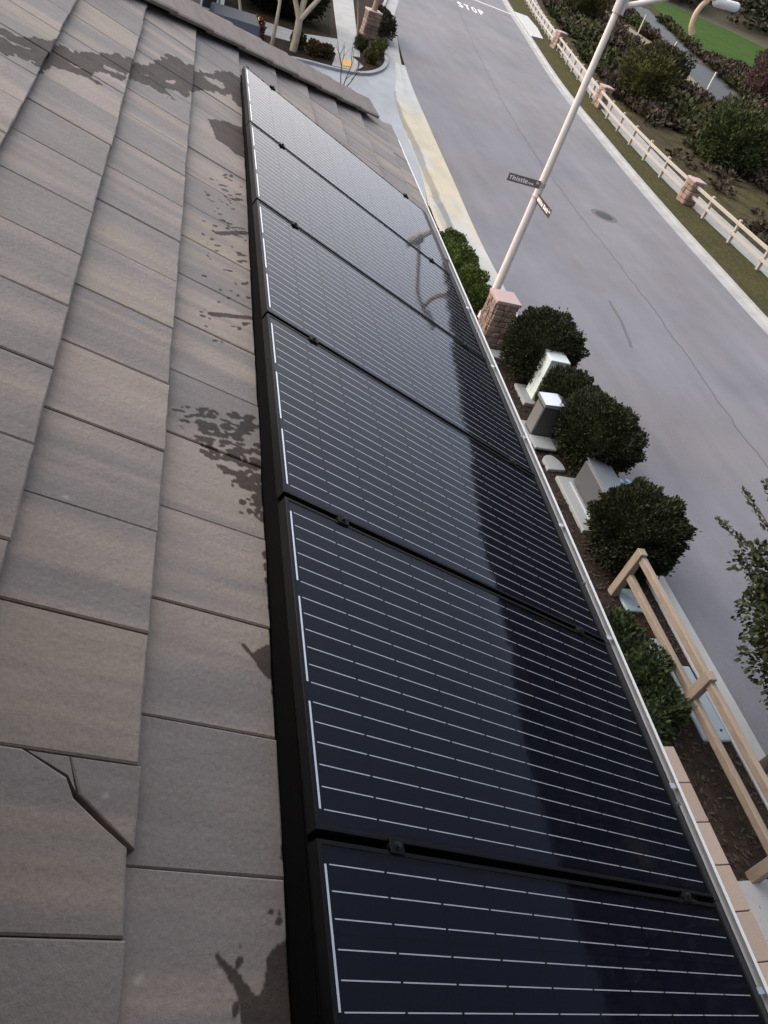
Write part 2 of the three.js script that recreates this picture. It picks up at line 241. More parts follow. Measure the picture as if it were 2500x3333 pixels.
{
  const white = std([0.72, 0.72, 0.74], 0.8);
  const g = thing('road_marking', 'white STOP lettering painted on the asphalt before the stop line', 'road marking', [21.4, 0.006, -70.9], -0.16);
  [...'STOP'].forEach((ch, i) => { const t = new TextGeometry(ch, { font, size: 1, depth: 0.002, curveSegments: 6 }); t.computeBoundingBox(); const b = t.boundingBox; t.translate(-b.min.x, 0, 0).scale(0.42 / (b.max.x - b.min.x), 2.6, 1).rotateX(-Math.PI / 2).translate(i * 0.62, 0, 0); mesh('letter', t, white, g); });
  single('stop_line', sheet([[18.5, -79.9], [28.35, -77.2], [28.35, -77.8], [18.5, -80.5]], 0.007), std([0.55, 0.54, 0.55], 0.85), 'worn white stop line across the far end of the road', 'stop line');
  const bl = std([0.20, 0.42, 0.52], 0.85);
  const st = (x, z, a, l, w) => new THREE.PlaneGeometry(l, w, 6, 1).rotateX(-Math.PI / 2).rotateY(a).translate(x, 0.008, z);
  const bm = single('utility_paint_mark', [st(0, 0, 0.5, 0.62, 0.1), st(0.16, -0.04, -0.75, 0.42, 0.09), st(0.10, 0.12, 1.9, 0.34, 0.08), st(-0.2, -0.1, 0.1, 0.24, 0.12), st(0.27, 0.2, -0.3, 0.2, 0.1)], bl, 'light blue spray-paint mark on the asphalt beside the grey metal box', 'paint mark');
  bm.position.set(9.72, 0, -10.6);
}

// ---------------------------------------------------------------- the house: roof frame is x = down the slope, y = out of the roof, z = towards the camera along the eave
const roofM = new THREE.Matrix4().makeBasis(V3(0.921863, -0.38728, -0.013524), V3(0.387516, 0.921302, 0.032173), V3(0, -0.034899, 0.999391)).setPosition(0.45716, 6.47377, -0.68594);
const onRoof = (o, v = 0, n = 0, u = 0) => { o.applyMatrix4(new THREE.Matrix4().multiplyMatrices(roofM, new THREE.Matrix4().makeTranslation(v, -n, -u))); return o; };
const roofPt = (v, n, u) => V3(v, -n, -u).applyMatrix4(roofM);
const EXP = 0.342, TW = 0.3215, hipU = (v) => 5.715 + 0.915 * v;

// colour of the tiles: streaked concrete, wet splashes that ran down from the panels, droppings
const TXW = 2048, TXH = 1024, U0 = -1.8, U1 = 8.2, VA = -2.1, VB = 2.1;
const inPoly = (pts, x, y) => { let c = false; for (let i = 0, j = pts.length - 1; i < pts.length; j = i++) { const [xi, yi] = pts[i], [xj, yj] = pts[j]; if ((yi > y) !== (yj > y) && x < (xj - xi) * (y - yi) / (yj - yi) + xi) c = !c; } return c; };
const splashes = [
  [[-1.32, 3.28], [-1.2, 3.29], [-1.13, 3.32], [-1.06, 3.43], [-0.98, 3.59], [-0.93, 3.62], [-0.81, 3.82], [-0.66, 4.05], [-0.58, 4.15], [-0.5, 4.46], [-0.45, 4.61], [-0.35, 4.62], [-0.2, 4.82], [-0.08, 5.1], [0.05, 5.2], [0.05, 4.56], [-0.07, 4.61], [-0.18, 4.51], [-0.26, 4.4], [-0.34, 4.05], [-0.43, 4.04], [-0.46, 3.97], [-0.41, 3.91], [-0.49, 3.88], [-0.58, 3.87], [-0.65, 3.81], [-0.68, 3.62], [-0.76, 3.6], [-0.81, 3.51], [-0.77, 3.42], [-0.83, 3.43], [-0.91, 3.36], [-0.97, 3.31], [-1.0, 3.13], [-1.05, 3.15], [-1.1, 3.08], [-1.16, 3.05], [-1.32, 3.0]],
  [[-0.19, 4.03], [-0.08, 4.16], [0.04, 4.25], [0.04, 3.76], [-0.07, 3.77], [-0.15, 3.8]],
  [[0.01, -0.16], [-0.04, -0.18], [-0.06, -0.21], [-0.07, -0.25], [-0.08, -0.27], [-0.1, -0.26], [-0.12, -0.23], [-0.155, -0.205], [-0.16, -0.19], [-0.168, -0.2], [-0.15, -0.225], [-0.13, -0.25], [-0.12, -0.28], [-0.11, -0.36], [-0.10, -0.5], [0.01, -0.5]],
  [[-0.10, 0.515], [-0.085, 0.52], [-0.06, 0.49], [-0.05, 0.51], [-0.01, 0.54], [0.01, 0.42], [-0.02, 0.43], [-0.05, 0.465], [-0.08, 0.50]],
];
const holes = [[[-1.2, 3.2], [-1.12, 3.24], [-1.07, 3.25], [-1.13, 3.2]], [[-0.93, 3.42], [-0.86, 3.49], [-0.83, 3.52], [-0.88, 3.5]], [[-0.78, 3.68], [-0.69, 3.74], [-0.67, 3.71], [-0.75, 3.64]], [[-0.6, 3.98], [-0.56, 4.04], [-0.55, 4.0]], [[-0.48, 4.12], [-0.40, 4.24], [-0.39, 4.18], [-0.45, 4.1]], [[-0.23, 4.72], [-0.10, 4.82], [-0.06, 4.76], [-0.18, 4.66]], [[-0.14, 4.5], [-0.03, 4.72], [-0.01, 4.6]]];
const drops = []; // [v, u, length, width, angle]
srand(4242);
for (let i = 0; i < 150; i++) { const t = Math.pow(rnd(), 0.7), sp = rr(-1, 1); drops.push([-0.31 + 0.31 * t, 1.30 + sp * (0.05 + 0.16 * t) + 0.05 * (0.5 - t), rr(0.006, 0.024) * (0.6 + t), rr(0.004, 0.011) * (0.5 + t), 0.4 + rr(-0.3, 0.3)]); }
for (let i = 0; i < 70; i++) drops.push([-rr(0, 0.12) * rnd(), rr(0.98, 1.25), rr(0.004, 0.018), rr(0.003, 0.01), rr(-0.6, 1.2)]);
for (let i = 0; i < 90; i++) { const t = rnd(); drops.push([-0.22 + 0.22 * t, rr(1.75, 3.3) + 0.25 * t, rr(0.005, 0.03) * (0.5 + t), rr(0.003, 0.009), 0.75 + rr(-0.25, 0.25)]); }
for (let i = 0; i < 6; i++) drops.push([-0.16 + i * 0.03, 2.02 + i * 0.02, 0.03, 0.012, 0.6], [-0.13 + i * 0.026, 2.72 + i * 0.03, 0.04, 0.012, 0.7]);
for (let i = 0; i < 26; i++) drops.push([-rr(0, 0.17), rr(-0.45, -0.12), rr(0.003, 0.012), rr(0.003, 0.007), rr(0, 3)]);
for (let i = 0; i < 12; i++) drops.push([-rr(0, 0.012), rr(-0.1, 0.9), rr(0.006, 0.018), rr(0.004, 0.008), 1.5]);
const wet = new Float32Array(TXW * TXH), pale = new Float32Array(TXW * TXH);
const toPx = (v, u) => [(u - U0) / (U1 - U0) * TXW, (v - VA) / (VB - VA) * TXH];
function stampEllipse(buf, v, u, l, w, a, val) { const [cx, cy] = toPx(v, u), R = Math.max(l, w) * 1.6, rx = R / (U1 - U0) * TXW + 1, ry = R / (VB - VA) * TXH + 1; for (let j = Math.floor(cy - ry); j <= cy + ry; j++) for (let i = Math.floor(cx - rx); i <= cx + rx; i++) { if (i < 0 || j < 0 || i >= TXW || j >= TXH) continue; const du = (i + 0.5 - cx) / TXW * (U1 - U0), dv = (j + 0.5 - cy) / TXH * (VB - VA), p = dv * Math.cos(a) + du * Math.sin(a), q = -dv * Math.sin(a) + du * Math.cos(a), e = Math.hypot(p / l, q / w) + 0.5 * (noise(i / 2.3, j / 2.3) - 0.5); if (e < 1) buf[j * TXW + i] = Math.max(buf[j * TXW + i], val); } }
for (const poly of splashes) {
  const us = poly.map((p) => p[1]), vs = poly.map((p) => p[0]), [x0, y0] = toPx(Math.min(...vs) - 0.05, Math.min(...us) - 0.05), [x1, y1] = toPx(Math.max(...vs) + 0.05, Math.max(...us) + 0.05);
  const sm = Math.max(...us) > 2 ? 0.045 : 0.008;
  for (let j = Math.max(0, y0 | 0); j < Math.min(TXH, y1); j++) for (let i = Math.max(0, x0 | 0); i < Math.min(TXW, x1); i++) {
    const u = U0 + (i + 0.5) / TXW * (U1 - U0) + sm * (fbm(i / 9, j / 9, 3) - 0.5) * 2, v = VA + (j + 0.5) / TXH * (VB - VA) + sm * 0.7 * (fbm(i / 9 + 40, j / 9, 3) - 0.5) * 2;
    if (inPoly(poly, v, u) && !holes.some((h) => inPoly(h, v, u))) wet[j * TXW + i] = 1;
  }
}
for (const d of drops) stampEllipse(wet, ...d, 1);
for (const [v, u, l, w, a] of [[-0.31, -0.24, 0.016, 0.002, 0.75], [-0.16, -0.228, 0.005, 0.003, 0.3], [-0.41, 0.062, 0.005, 0.004, 1], [-0.58, 0.80, 0.005, 0.004, 0]]) stampEllipse(pale, v, u, l, w, a, 1);
function soften(buf, n) { for (let k = 0; k < n; k++) { const c = buf.slice(); for (let j = 1; j + 1 < TXH; j++) for (let i = 1; i + 1 < TXW; i++) { const o = j * TXW + i; buf[o] = (c[o] * 4 + 2 * (c[o - 1] + c[o + 1] + c[o - TXW] + c[o + TXW]) + c[o - TXW - 1] + c[o - TXW + 1] + c[o + TXW - 1] + c[o + TXW + 1]) / 16; } } }
soften(wet, 1); soften(pale, 1); for (let i = 0; i < wet.length; i++) wet[i] = sstep(0.28, 0.62, wet[i]);
const tileTint = (k, c) => { const a = hash2(k * 7 + 3, c * 13 + 5), b = hash2(k * 3 + 11, c * 5 + 1); return [a, b]; };
const courseOf = (v, u) => Math.ceil((v - 0.010 * (u - 0.9)) / EXP - 1e-6);
function tileColour(i, j) {
  const u = U0 + (i + 0.5) / TXW * (U1 - U0), v = VA + (j + 0.5) / TXH * (VB - VA), k = courseOf(v, u), off = k & 1 ? -0.1875 : -0.054, col = Math.floor((u - off) / TW);
  const [a, b] = tileTint(k, col), x = u * 1.0, su = x * 11 + k * 31.7;
  const band = fbm(su, v * 0.9 + k * 5.3, 3), fine = fbm(u * 45 + k * 3, v * 3.0, 3), speck = hash2(i, j) - 0.5, mott = fbm(u * 9 + 70, v * 7, 3);
  const tan = sstep(0.44, 0.72, band * 0.84 + a * 0.22), olive = sstep(0.6, 0.95, b) * 0.35;
  const k0 = 0.86 + 0.20 * fine + 0.14 * (mott - 0.5) + 0.16 * speck + 0.07 * (a - 0.5);
  let c = [0.222, 0.204, 0.198]; const t = [0.315 - 0.02 * olive, 0.268 - 0.005 * olive, 0.238 - 0.045 * olive];
  c = c.map((q, m) => (q * (1 - 0.85 * tan) + t[m] * 0.85 * tan) * k0);
  const w = wet[j * TXW + i], p = pale[j * TXW + i];
  c = c.map((q, m) => q * (1 - w * [0.82, 0.845, 0.855][m]) * (1 - p) + p * 0.5);
  return c;
}
const tileMap = tex(TXW, TXH, tileColour), tileRough = tex(TXW, TXH, (i, j) => [0, 0.86 + 0.1 * noise(i / 5, j / 5) - 0.08 * wet[j * TXW + i], 0], false);
const tileMat = std(0xffffff, 1, { map: tileMap, roughnessMap: tileRough, bumpMap: withRepeat(grain, 25, 10.5), bumpScale: 0.0016 });
const tileUV = (v, u) => [(u - U0) / (U1 - U0), (v - VA) / (VB - VA)];

function clipHip(poly) { const f = ([v, u]) => hipU(v) + 0.16 - u, out = []; for (let i = 0; i < poly.length; i++) { const a = poly[i], b = poly[(i + 1) % poly.length], fa = f(a), fb = f(b); if (fa >= 0) out.push(a); if ((fa >= 0) !== (fb >= 0)) { const t = fa / (fa - fb); out.push([a[0] + (b[0] - a[0]) * t, a[1] + (b[1] - a[1]) * t]); } } return out; }
function tileGeo(poly, nTop, th = 0.03, ch = 0.004) { // convex [v, u] outline; nTop(v) depth below the panel plane
  const n = poly.length; let cv = 0, cu = 0; for (const [v, u] of poly) { cv += v / n; cu += u / n; }
  const inset = poly.map(([v, u]) => { const d = Math.hypot(v - cv, u - cu); return [v + (cv - v) * ch * 1.4 / d, u + (cu - u) * ch * 1.4 / d]; });
  const P = ([v, u], d) => [v, -(nTop(v, u) + d), -u], pos = [], uv = [];
  const tri = (a, b, c, A, B, C) => { pos.push(...a, ...b, ...c); uv.push(...tileUV(...A), ...tileUV(...B), ...tileUV(...C)); };
  let area = 0; for (let i = 0; i < n; i++) { const a = poly[i], b = poly[(i + 1) % n]; area += a[0] * b[1] - b[0] * a[1]; }
  const fl = area > 0;
  const T = (a, b, c, A, B, C) => fl ? tri(a, b, c, A, B, C) : tri(a, c, b, A, C, B);
  for (const [a, b, c] of THREE.ShapeUtils.triangulateShape(inset.map((q) => new THREE.Vector2(...q)), [])) { const A = inset[a], B = inset[b], Cc = inset[c], cr = (B[0] - A[0]) * (Cc[1] - A[1]) - (B[1] - A[1]) * (Cc[0] - A[0]); if ((cr > 0) === fl) T(P(A, 0), P(B, 0), P(Cc, 0), A, B, Cc); else T(P(A, 0), P(Cc, 0), P(B, 0), A, Cc, B); }
  for (let i = 0; i < n; i++) { const a = poly[i], b = poly[(i + 1) % n], ia = inset[i], ib = inset[(i + 1) % n];
    T(P(ia, 0), P(a, ch * 0.8), P(b, ch * 0.8), ia, a, b); T(P(ia, 0), P(b, ch * 0.8), P(ib, 0), ia, b, ib);
    T(P(a, ch * 0.8), P(a, th), P(b, th), a, a, b); T(P(a, ch * 0.8), P(b, th), P(b, ch * 0.8), a, b, b); }
  return raw(pos, uv);
}
const house = tag(new THREE.Group(), 'house with flat grey-brown concrete tile roof carrying the solar panels', 'house'); house.name = 'house'; scene.add(house);
const deckMat = std([0.03, 0.028, 0.026], 1);
{
  const quad = (pts) => { const pos = []; for (let i = 1; i + 1 < pts.length; i++) pos.push(...pts[0], ...pts[i], ...pts[i + 1]); return raw(pos); };
  const L = (v, n, u) => [v, -n, -u], corner = roofPt(1.86, 0.165, 7.5), inv = roofM.clone().invert(), back = corner.clone().add(V3(-9, 0, 0)).applyMatrix4(inv), top = L(-5.2, 0.165, hipU(-5.2) + 0.18);
  var roof = mesh('roof', [quad([L(-5.2, 0.165, -7), L(1.86, 0.165, -7), L(1.86, 0.165, 7.5), top]), quad([L(1.86, 0.165, 7.5), back.toArray(), top])], deckMat, house);
  onRoof(roof);
  const ex = roofPt(1.86, 0.2, 0).x - 0.45, ey = roofPt(1.86, 0.3, 0).y, zf = roofPt(1.86, 0.2, 7.5).z + 0.45;
  mesh('wall', [box(9, ey, 8 - zf, ex - 4.5, ey / 2, (8 + zf) / 2)], std([0.42, 0.36, 0.29], 0.95, { bumpMap: withRepeat(grain, 4), bumpScale: 0.003 }), house);
  const uw = mesh('added_shade_wall', [box(7.2, 4.4, 6, -2.0, 7.6, 3.32), box(5.0, 4.4, 2.0, -3.08, 7.6, -0.66)], std([0.40, 0.34, 0.28], 0.95, { bumpMap: withRepeat(grain, 4), bumpScale: 0.003 }), house);  // unseen walls added behind and left of the camera to darken near tiles
  mesh('added_shade_eave', box(8.6, 0.22, 8.8, -2.2, 9.9, 2.3), std([0.45, 0.4, 0.35], 0.9), house);  // unseen overhang, added above the camera to shade the nearest tiles
  const f = mesh('fascia', [box(0.03, 0.2, 14.6)], std([0.5, 0.44, 0.38], 0.8), house); f.position.set(0, 0, 0); onRoof(f, 1.895, 0.28, 0.2);
  mesh('soffit', box(0.5, 0.02, 8 - zf + 0.4, ex + 0.24, ey - 0.02, (8 + zf) / 2 - 0.2), std([0.45, 0.4, 0.35], 0.9), house);
}
// field tiles, each of its own
srand(31);
const butts = [-1.71, -1.368, -1.026, -0.684, -0.342, 0, 0.342, 0.684, 1.026, 1.368, 1.71, 1.90];
butts.forEach((vb, ci) => {
  const k = Math.round(vb === 1.9 ? 6 : vb / EXP), ex = vb === 1.9 ? 0.19 : EXP, off = k & 1 ? -0.1875 : -0.054;
  for (let c = -6; c < 26; c++) {
    const u0 = off + c * TW + 0.0016, u1 = off + (c + 1) * TW - 0.0016;
    if (u1 < -1.7) continue;
    if (vb > 0.4 && u1 < 4.9) continue; // under the panels
    if (u0 > hipU(vb) + 0.16) continue;
    const jit = rr(-0.003, 0.003), lift = rr(-0.0025, 0.0025), sk = (v, u) => [v + 0.010 * (u - 0.9), u];
    const nT = (v, u) => 0.11 + lift + 0.030 * clamp((vb + 0.01 * (u - 0.9) - v) / EXP, -0.2, 1.3);
    const cracked = k === -1 && Math.abs(u0 + 0.1875 - 0.0016) < 0.01;
    if (cracked) { // broken in three along an open crack
      const pre = (pts) => pts, th = 0.03;
      const A = [[-0.745, u0], [-0.745, u1], [-0.575, u1], [-0.488, 0.088], [-0.470, 0.050], [-0.412, 0.004], [-0.362, -0.032], [-0.356, u0]];
      const B = [[-0.566, u1], [-0.4865, u1], [-0.4655, 0.062], [-0.483, 0.093]], Cc = [[-0.4855, u1], [-0.343, u1], [-0.346, -0.034], [-0.402, 0.012], [-0.460, 0.060]];
      mesh('roof_tile', tileGeo(A, nT), tileMat, roof);
      const nB = (v, u) => nT(v, u) + 0.004, nC = (v, u) => nT(v, u) + 0.003 - 0.05 * (v + 0.46) * 0.2;
      mesh('tile_fragment', tileGeo(B, nB, th, 0.002), tileMat, roof); mesh('tile_fragment', tileGeo(Cc, nC, th, 0.003), tileMat, roof);
      continue;
    }
    const poly = [], M = 5; poly.push([vb - ex - 0.06, u0], [vb - ex - 0.06, u1]);
    for (let m = M; m >= 0; m--) poly.push([vb + jit + (m % M ? rr(-0.0018, 0.0012) : 0), u0 + (u1 - u0) * m / M]);
    let q = clipHip(poly.map(([v, u]) => sk(v, u))); if (q.length < 3) continue;
    let ar = 0; for (let i = 0; i < q.length; i++) { const a = q[i], b = q[(i + 1) % q.length]; ar += a[0] * b[1] - b[0] * a[1]; } if (Math.abs(ar) < 0.004) continue;
    mesh('roof_tile', tileGeo(q, nT), tileMat, roof);
  }
});
// hip caps stepping down the hip
{
  const dv = 1 / Math.hypot(1, 0.915), du = 0.915 * dv, step = 0.36, capMat = std(0xffffff, 0.92, { map: withRepeat(tex(256, 256, (i, j) => { const k = 0.8 + 0.35 * fbm(i / 30, j / 16, 4) + 0.1 * (hash2(i, j) - 0.5); return [0.275 * k, 0.235 * k, 0.212 * k]; }), 2), bumpMap: withRepeat(grain, 3), bumpScale: 0.0015 });
  { const hb = mesh('added_hip_board', box(0.16, 0.14, 8.3), deckMat, roof); const c = -1.9; hb.position.set(c * dv - 0.20 * du, -0.115, -(5.715 + c * du + 0.20 * dv)); hb.rotation.y = Math.atan2(-dv, du) ; }  // dark board added under the caps to block sky light leaking through
  const prof = [[0.0, 0.082], [-0.003, 0.062], [0.012, 0.054], [0.185, 0.022], [0.205, 0.019], [0.225, 0.026], [0.40, 0.17], [0.39, 0.185]]; // across the hip (away from the camera), depth
  for (let i = -6; i <= 5; i++) {
    const s0 = i * step + 0.045, last = s0 + step > 2.62, s1 = last ? 2.66 : s0 + step + 0.05, pos = [], uv = [];
    const at = (s, [o, n], up) => { const v = s * dv - o * du * 1.0, u = 5.715 + s * du + o * dv; return [v, -(n - up), -u]; };
    const A = prof.map((q) => at(s0, [q[0] + 0.012, q[1]], -0.012)), B = prof.map((q) => at(s1, q, 0.004)), B2 = prof.map((q) => at(s1, [q[0] + 0.01, q[1] + 0.02], 0.002));
    const T = (a, b, c, ua, ub, uc) => { pos.push(...a, ...b, ...c); uv.push(...ua, ...ub, ...uc); };
    for (let j = 0; j + 1 < prof.length; j++) { const o0 = prof[j][0], o1 = prof[j + 1][0]; T(A[j], B[j], B[j + 1], [o0, s0], [o0, s1], [o1, s1]); T(A[j], B[j + 1], A[j + 1], [o0, s0], [o1, s1], [o1, s0]); T(B[j], B2[j], B2[j + 1], [o0, s1], [o0, s1 + 0.02], [o1, s1 + 0.02]); T(B[j], B2[j + 1], B[j + 1], [o0, s1], [o1, s1 + 0.02], [o1, s1]); }
    mesh('hip_tile', raw(pos, uv), capMat, roof);
  }
}

// ---------------------------------------------------------------- solar panels
const PW = 0.992, PP = 1.012, PL = 1.628;
const glassMat = new THREE.MeshPhysicalMaterial({ color: 0xffffff, transmission: 1, thickness: 0, roughness: 0.035, ior: 1.33 });
const cellMat = phys([0.0032, 0.0042, 0.0115], 0.7, 0.08), backMat = phys([0.003, 0.0035, 0.008], 0.8, 0.08);
const barMat = std([0.72, 0.75, 0.80], 0.42, { metalness: 0.55 }), ribMat = std([0.92, 0.94, 0.96], 0.4, { metalness: 0.8 });
const frameMat = phys([0.005, 0.005, 0.006], 0.42, 0.5);
const CELL = 0.1585, C0 = 0.0265, Z0 = -(6 * CELL) / 2;
const cellGeo = (() => { const a = 0.078, c = 0.012, s = new THREE.Shape([[-a + c, -a], [a - c, -a], [a, -a + c], [a, a - c], [a - c, a], [-a + c, a], [-a, a - c], [-a, -a + c]].map((p) => new THREE.Vector2(...p))); return new THREE.ShapeGeometry(s).rotateX(-Math.PI / 2); })();
const barGeo = new THREE.BoxGeometry(0.1505, 0.0005, 0.0024), ribGeo = new THREE.BoxGeometry(0.0058, 0.0005, 2 * CELL - 0.0545);
const frameGeo = (() => {
  const s = new THREE.Shape(); s.moveTo(0, -PW / 2); s.lineTo(PL, -PW / 2); s.lineTo(PL, PW / 2); s.lineTo(0, PW / 2); s.closePath();
  const l = 0.0105, h = new THREE.Path(); h.moveTo(l, -PW / 2 + l); h.lineTo(l, PW / 2 - l); h.lineTo(PL - l, PW / 2 - l); h.lineTo(PL - l, -PW / 2 + l); h.closePath(); s.holes.push(h);
  return new THREE.ExtrudeGeometry(s, { depth: 0.036, bevelEnabled: true, bevelSize: 0.0012, bevelThickness: 0.0012, bevelSegments: 2, bevelOffset: -0.0012 }).rotateX(-Math.PI / 2).translate(0, -0.0375, 0);
})();
const glassGeo = new THREE.PlaneGeometry(PL - 0.02, PW - 0.02).rotateX(-Math.PI / 2).translate(PL / 2, -0.0022, 0);
const backGeo = new THREE.BoxGeometry(PL - 0.019, 0.003, PW - 0.019).translate(PL / 2, -0.0085, 0);
const panelWords = ['nearest the camera, cut off by the bottom of the picture', 'second from the bottom of the picture', 'third from the bottom of the picture', 'fourth from the bottom, below the second farthest', 'second farthest, next to the panel by the hip', 'farthest, beside the hip of the roof'];
function makePanel() {
  const g = new THREE.Group();
  mesh('frame', frameGeo, frameMat, g); mesh('glass', glassGeo, glassMat, g); mesh('backsheet', backGeo, backMat, g);
  for (let a = 0; a < 3; a++) mesh('ribbon', ribGeo, ribMat, g).position.set(0.0195, -0.0055, Z0 + (2 * a + 1) * CELL);
  for (let a = 0; a < 6; a++) for (let b = 0; b < 10; b++) {
    const c = mesh('cell', cellGeo, cellMat, g); c.position.set(C0 + (b + 0.5) * CELL, -0.0064, Z0 + (a + 0.5) * CELL);
    for (const o of [-0.052, 0, 0.052]) mesh('busbar', barGeo, barMat, c).position.set(0, 0.0007, o);
  }
  return g;
}
const proto = makePanel();
for (let i = -1; i < 5; i++) {
  const g = i > 3 ? proto : proto.clone(); g.name = numbered('solar_panel'); tag(g, `black framed solar panel, ${panelWords[i + 1]}`, 'solar panel', 'solar panels in a row along the eave'); scene.add(g);
  srand(50 + i); onRoof(g, rr(-0.003, 0.003), 0, (i + 0.5) * PP);
}
for (const v of [0.225, 1.45]) {
  const g = thing('mounting_rail', v < 1 ? 'dark mounting rail under the upper ends of the solar panels' : 'dark mounting rail under the lower ends of the solar panels', 'rail', [0, 0, 0], 0, 'rails under the solar panels');
  mesh('rail', box(0.035, 0.045, 6.15), blackMetal, g); for (let k = -2; k <= 2; k++) mesh('standoff', [cyl(0.018, 0.022, 0.06, 10, 0, -0.05, k * 1.3), box(0.09, 0.006, 0.09, 0, -0.077, k * 1.3)], alu, g);
  onRoof(g, v, 0.062, 2.02);
}
{ // black guard closing the gap between tiles and panels
  const g = thing('guard_strip', 'black guard strip closing the gap under the upper edge of the panels', 'guard strip');
  mesh('strip', box(0.004, 0.112, 6.5), phys([0.005, 0.005, 0.005], 0.9, 0.1), g); mesh('edge_fold', box(0.016, 0.003, 6.5, 0.007, 0.0545, 0), phys([0.006, 0.006, 0.006], 0.7, 0.2), g); g.rotation.y = -0.010; onRoof(g, 0.018, 0.094, 2.0);
}
const seamWord = ['second panel seam from the bottom', 'third panel seam from the bottom', 'fourth panel seam from the bottom', 'farthest panel seam', 'outer edge of the farthest panel'];
const clampMat = phys([0.008, 0.008, 0.009], 0.5, 0.35);
for (let i = 0; i < 6; i++) for (const v of [0.222, 1.447]) {
  const where = i === 0 ? 'bottom panel seam' : seamWord[i - 1];
  const g = thing('panel_clamp', `black ${i === 5 ? 'end' : 'mid'} clamp at the ${where}, ${v < 1 ? 'upper end' : 'near the gutter'}`, 'clamp', [0, 0, 0], 0, 'clamps holding the solar panels');
  mesh('plate', [rbox(0.042, 0.004, 0.036, 0.0018, 0, 0.0033, 0), box(0.045, 0.04, 0.012, 0, -0.017, 0)], clampMat, g); mesh('bolt', [cyl(0.0068, 0.0068, 0.008, 6, 0, 0.0095, 0), cyl(0.0095, 0.0095, 0.0015, 16, 0, 0.0064, 0)], phys([0.02, 0.02, 0.022], 0.4, 0.7), g);
  onRoof(g, v, 0, i * PP + (i === 5 ? -0.003 : 0));
}
// trim along the lower edge of the array
{
  const g = thing('array_skirt', 'grey metal trim along the lower edge of the solar panels', 'trim');
  const p = [[1.634, -0.062], [1.634, -0.004], [1.640, -0.0015], [1.664, -0.004], [1.678, -0.012], [1.686, -0.03], [1.688, -0.085], [1.685, -0.085], [1.683, -0.031], [1.676, -0.0145], [1.663, -0.0075], [1.641, -0.005], [1.638, -0.007], [1.638, -0.062]];
  const s = new THREE.Shape(p.map((q) => new THREE.Vector2(...q)));
  for (let i = -2; i < 5; i++) mesh('trim_length', new THREE.ExtrudeGeometry(s, { depth: PP - 0.003, bevelEnabled: false }).translate(0, 0, -(i + 1) * PP), phys([0.03, 0.031, 0.034], 0.5, 0.4), g);
  for (let i = -1; i < 5; i++) mesh('screw', [cyl(0.008, 0.008, 0.006, 12, 1.661, 0.0005, -(i * PP + 0.33))], alu, g);
  onRoof(g);
}
// gutter
{
  const g = thing('rain_gutter', 'white metal rain gutter along the eave', 'gutter');
  const X = [0.9219, 0.3875], Y = [-0.3873, 0.9213], o = [2.092, -0.168], P = (x, y) => new THREE.Vector2(o[0] + x * X[0] + y * Y[0], o[1] + x * X[1] + y * Y[1]);
  const pr = [[0.005, 0.002], [-0.010, 0.003], [-0.010, -0.002], [0.0, -0.004], [-0.002, -0.03], [-0.03, -0.075], [-0.03, -0.105], [-0.115, -0.105], [-0.115, 0.03], [-0.119, 0.03], [-0.119, -0.11], [-0.026, -0.11], [-0.026, -0.077], [0.002, -0.032], [0.006, -0.006]];
  mesh('trough', new THREE.ExtrudeGeometry(new THREE.Shape(pr.map((q) => P(...q))), { depth: 14, bevelEnabled: false }).translate(0, 0, -7.62), std([0.74, 0.74, 0.73], 0.4), g);
  mesh('gutter_shade', new THREE.ExtrudeGeometry(new THREE.Shape([[-0.114, -0.10], [-0.031, -0.10], [-0.031, -0.076], [-0.008, -0.036], [-0.06, -0.03], [-0.114, -0.038]].map((q) => P(...q))), { depth: 13.9, bevelEnabled: false }).translate(0, 0, -7.6), phys([0.018, 0.015, 0.012], 1, 0.1, { bumpMap: withRepeat(grain, 4), bumpScale: 0.01 }), g);  // near-black fill standing in for the shadow inside the trough
  mesh('end_cap', [new THREE.ExtrudeGeometry(new THREE.Shape([[0.008, 0.006], [0.006, -0.03], [-0.024, -0.078], [-0.024, -0.112], [-0.121, -0.112], [-0.121, 0.03]].map((q) => P(...q))), { depth: 0.004, bevelEnabled: false }).translate(0, 0, -7.626)], std([0.8, 0.8, 0.79], 0.4), g);
  for (let k = 0; k < 12; k++) { const a = P(-0.115, -0.006), b = P(-0.005, -0.006); const h = box(Math.hypot(b.x - a.x, b.y - a.y), 0.003, 0.022).rotateZ(Math.atan2(b.y - a.y, b.x - a.x)).translate((a.x + b.x) / 2, (a.y + b.y) / 2, -(7.3 - k * 0.75)); mesh('hanger', h, alu, g); }
  onRoof(g);
}

// ---------------------------------------------------------------- stone pillars
const stoneMats = [[0.30, 0.20, 0.15], [0.24, 0.165, 0.125], [0.36, 0.25, 0.185], [0.20, 0.145, 0.12], [0.28, 0.21, 0.17]].map((c) => std(c, 0.95, { bumpMap: withRepeat(grain, 1.5), bumpScale: 0.012 }));
const stoneGeos = [];
srand(808);
for (let k = 0; k < 8; k++) { const g = new RoundedBoxGeometry(1, 1, 1, 2, 0.16), p = g.attributes.position; for (let i = 0; i < p.count; i++) { const x = p.getX(i), y = p.getY(i), z = p.getZ(i), n = 0.16 * (fbm(x * 2.3 + k * 7, y * 2.3 + z * 1.7, 2) - 0.5); p.setXYZ(i, x * (1 + n), y * (1 + n * 0.7), z * (1 + n)); } g.computeVertexNormals(); stoneGeos.push(g); }
const capStone = std([0.40, 0.30, 0.285], 0.9, { bumpMap: withRepeat(grain, 2), bumpScale: 0.004 }), mortar = std([0.10, 0.078, 0.062], 1);
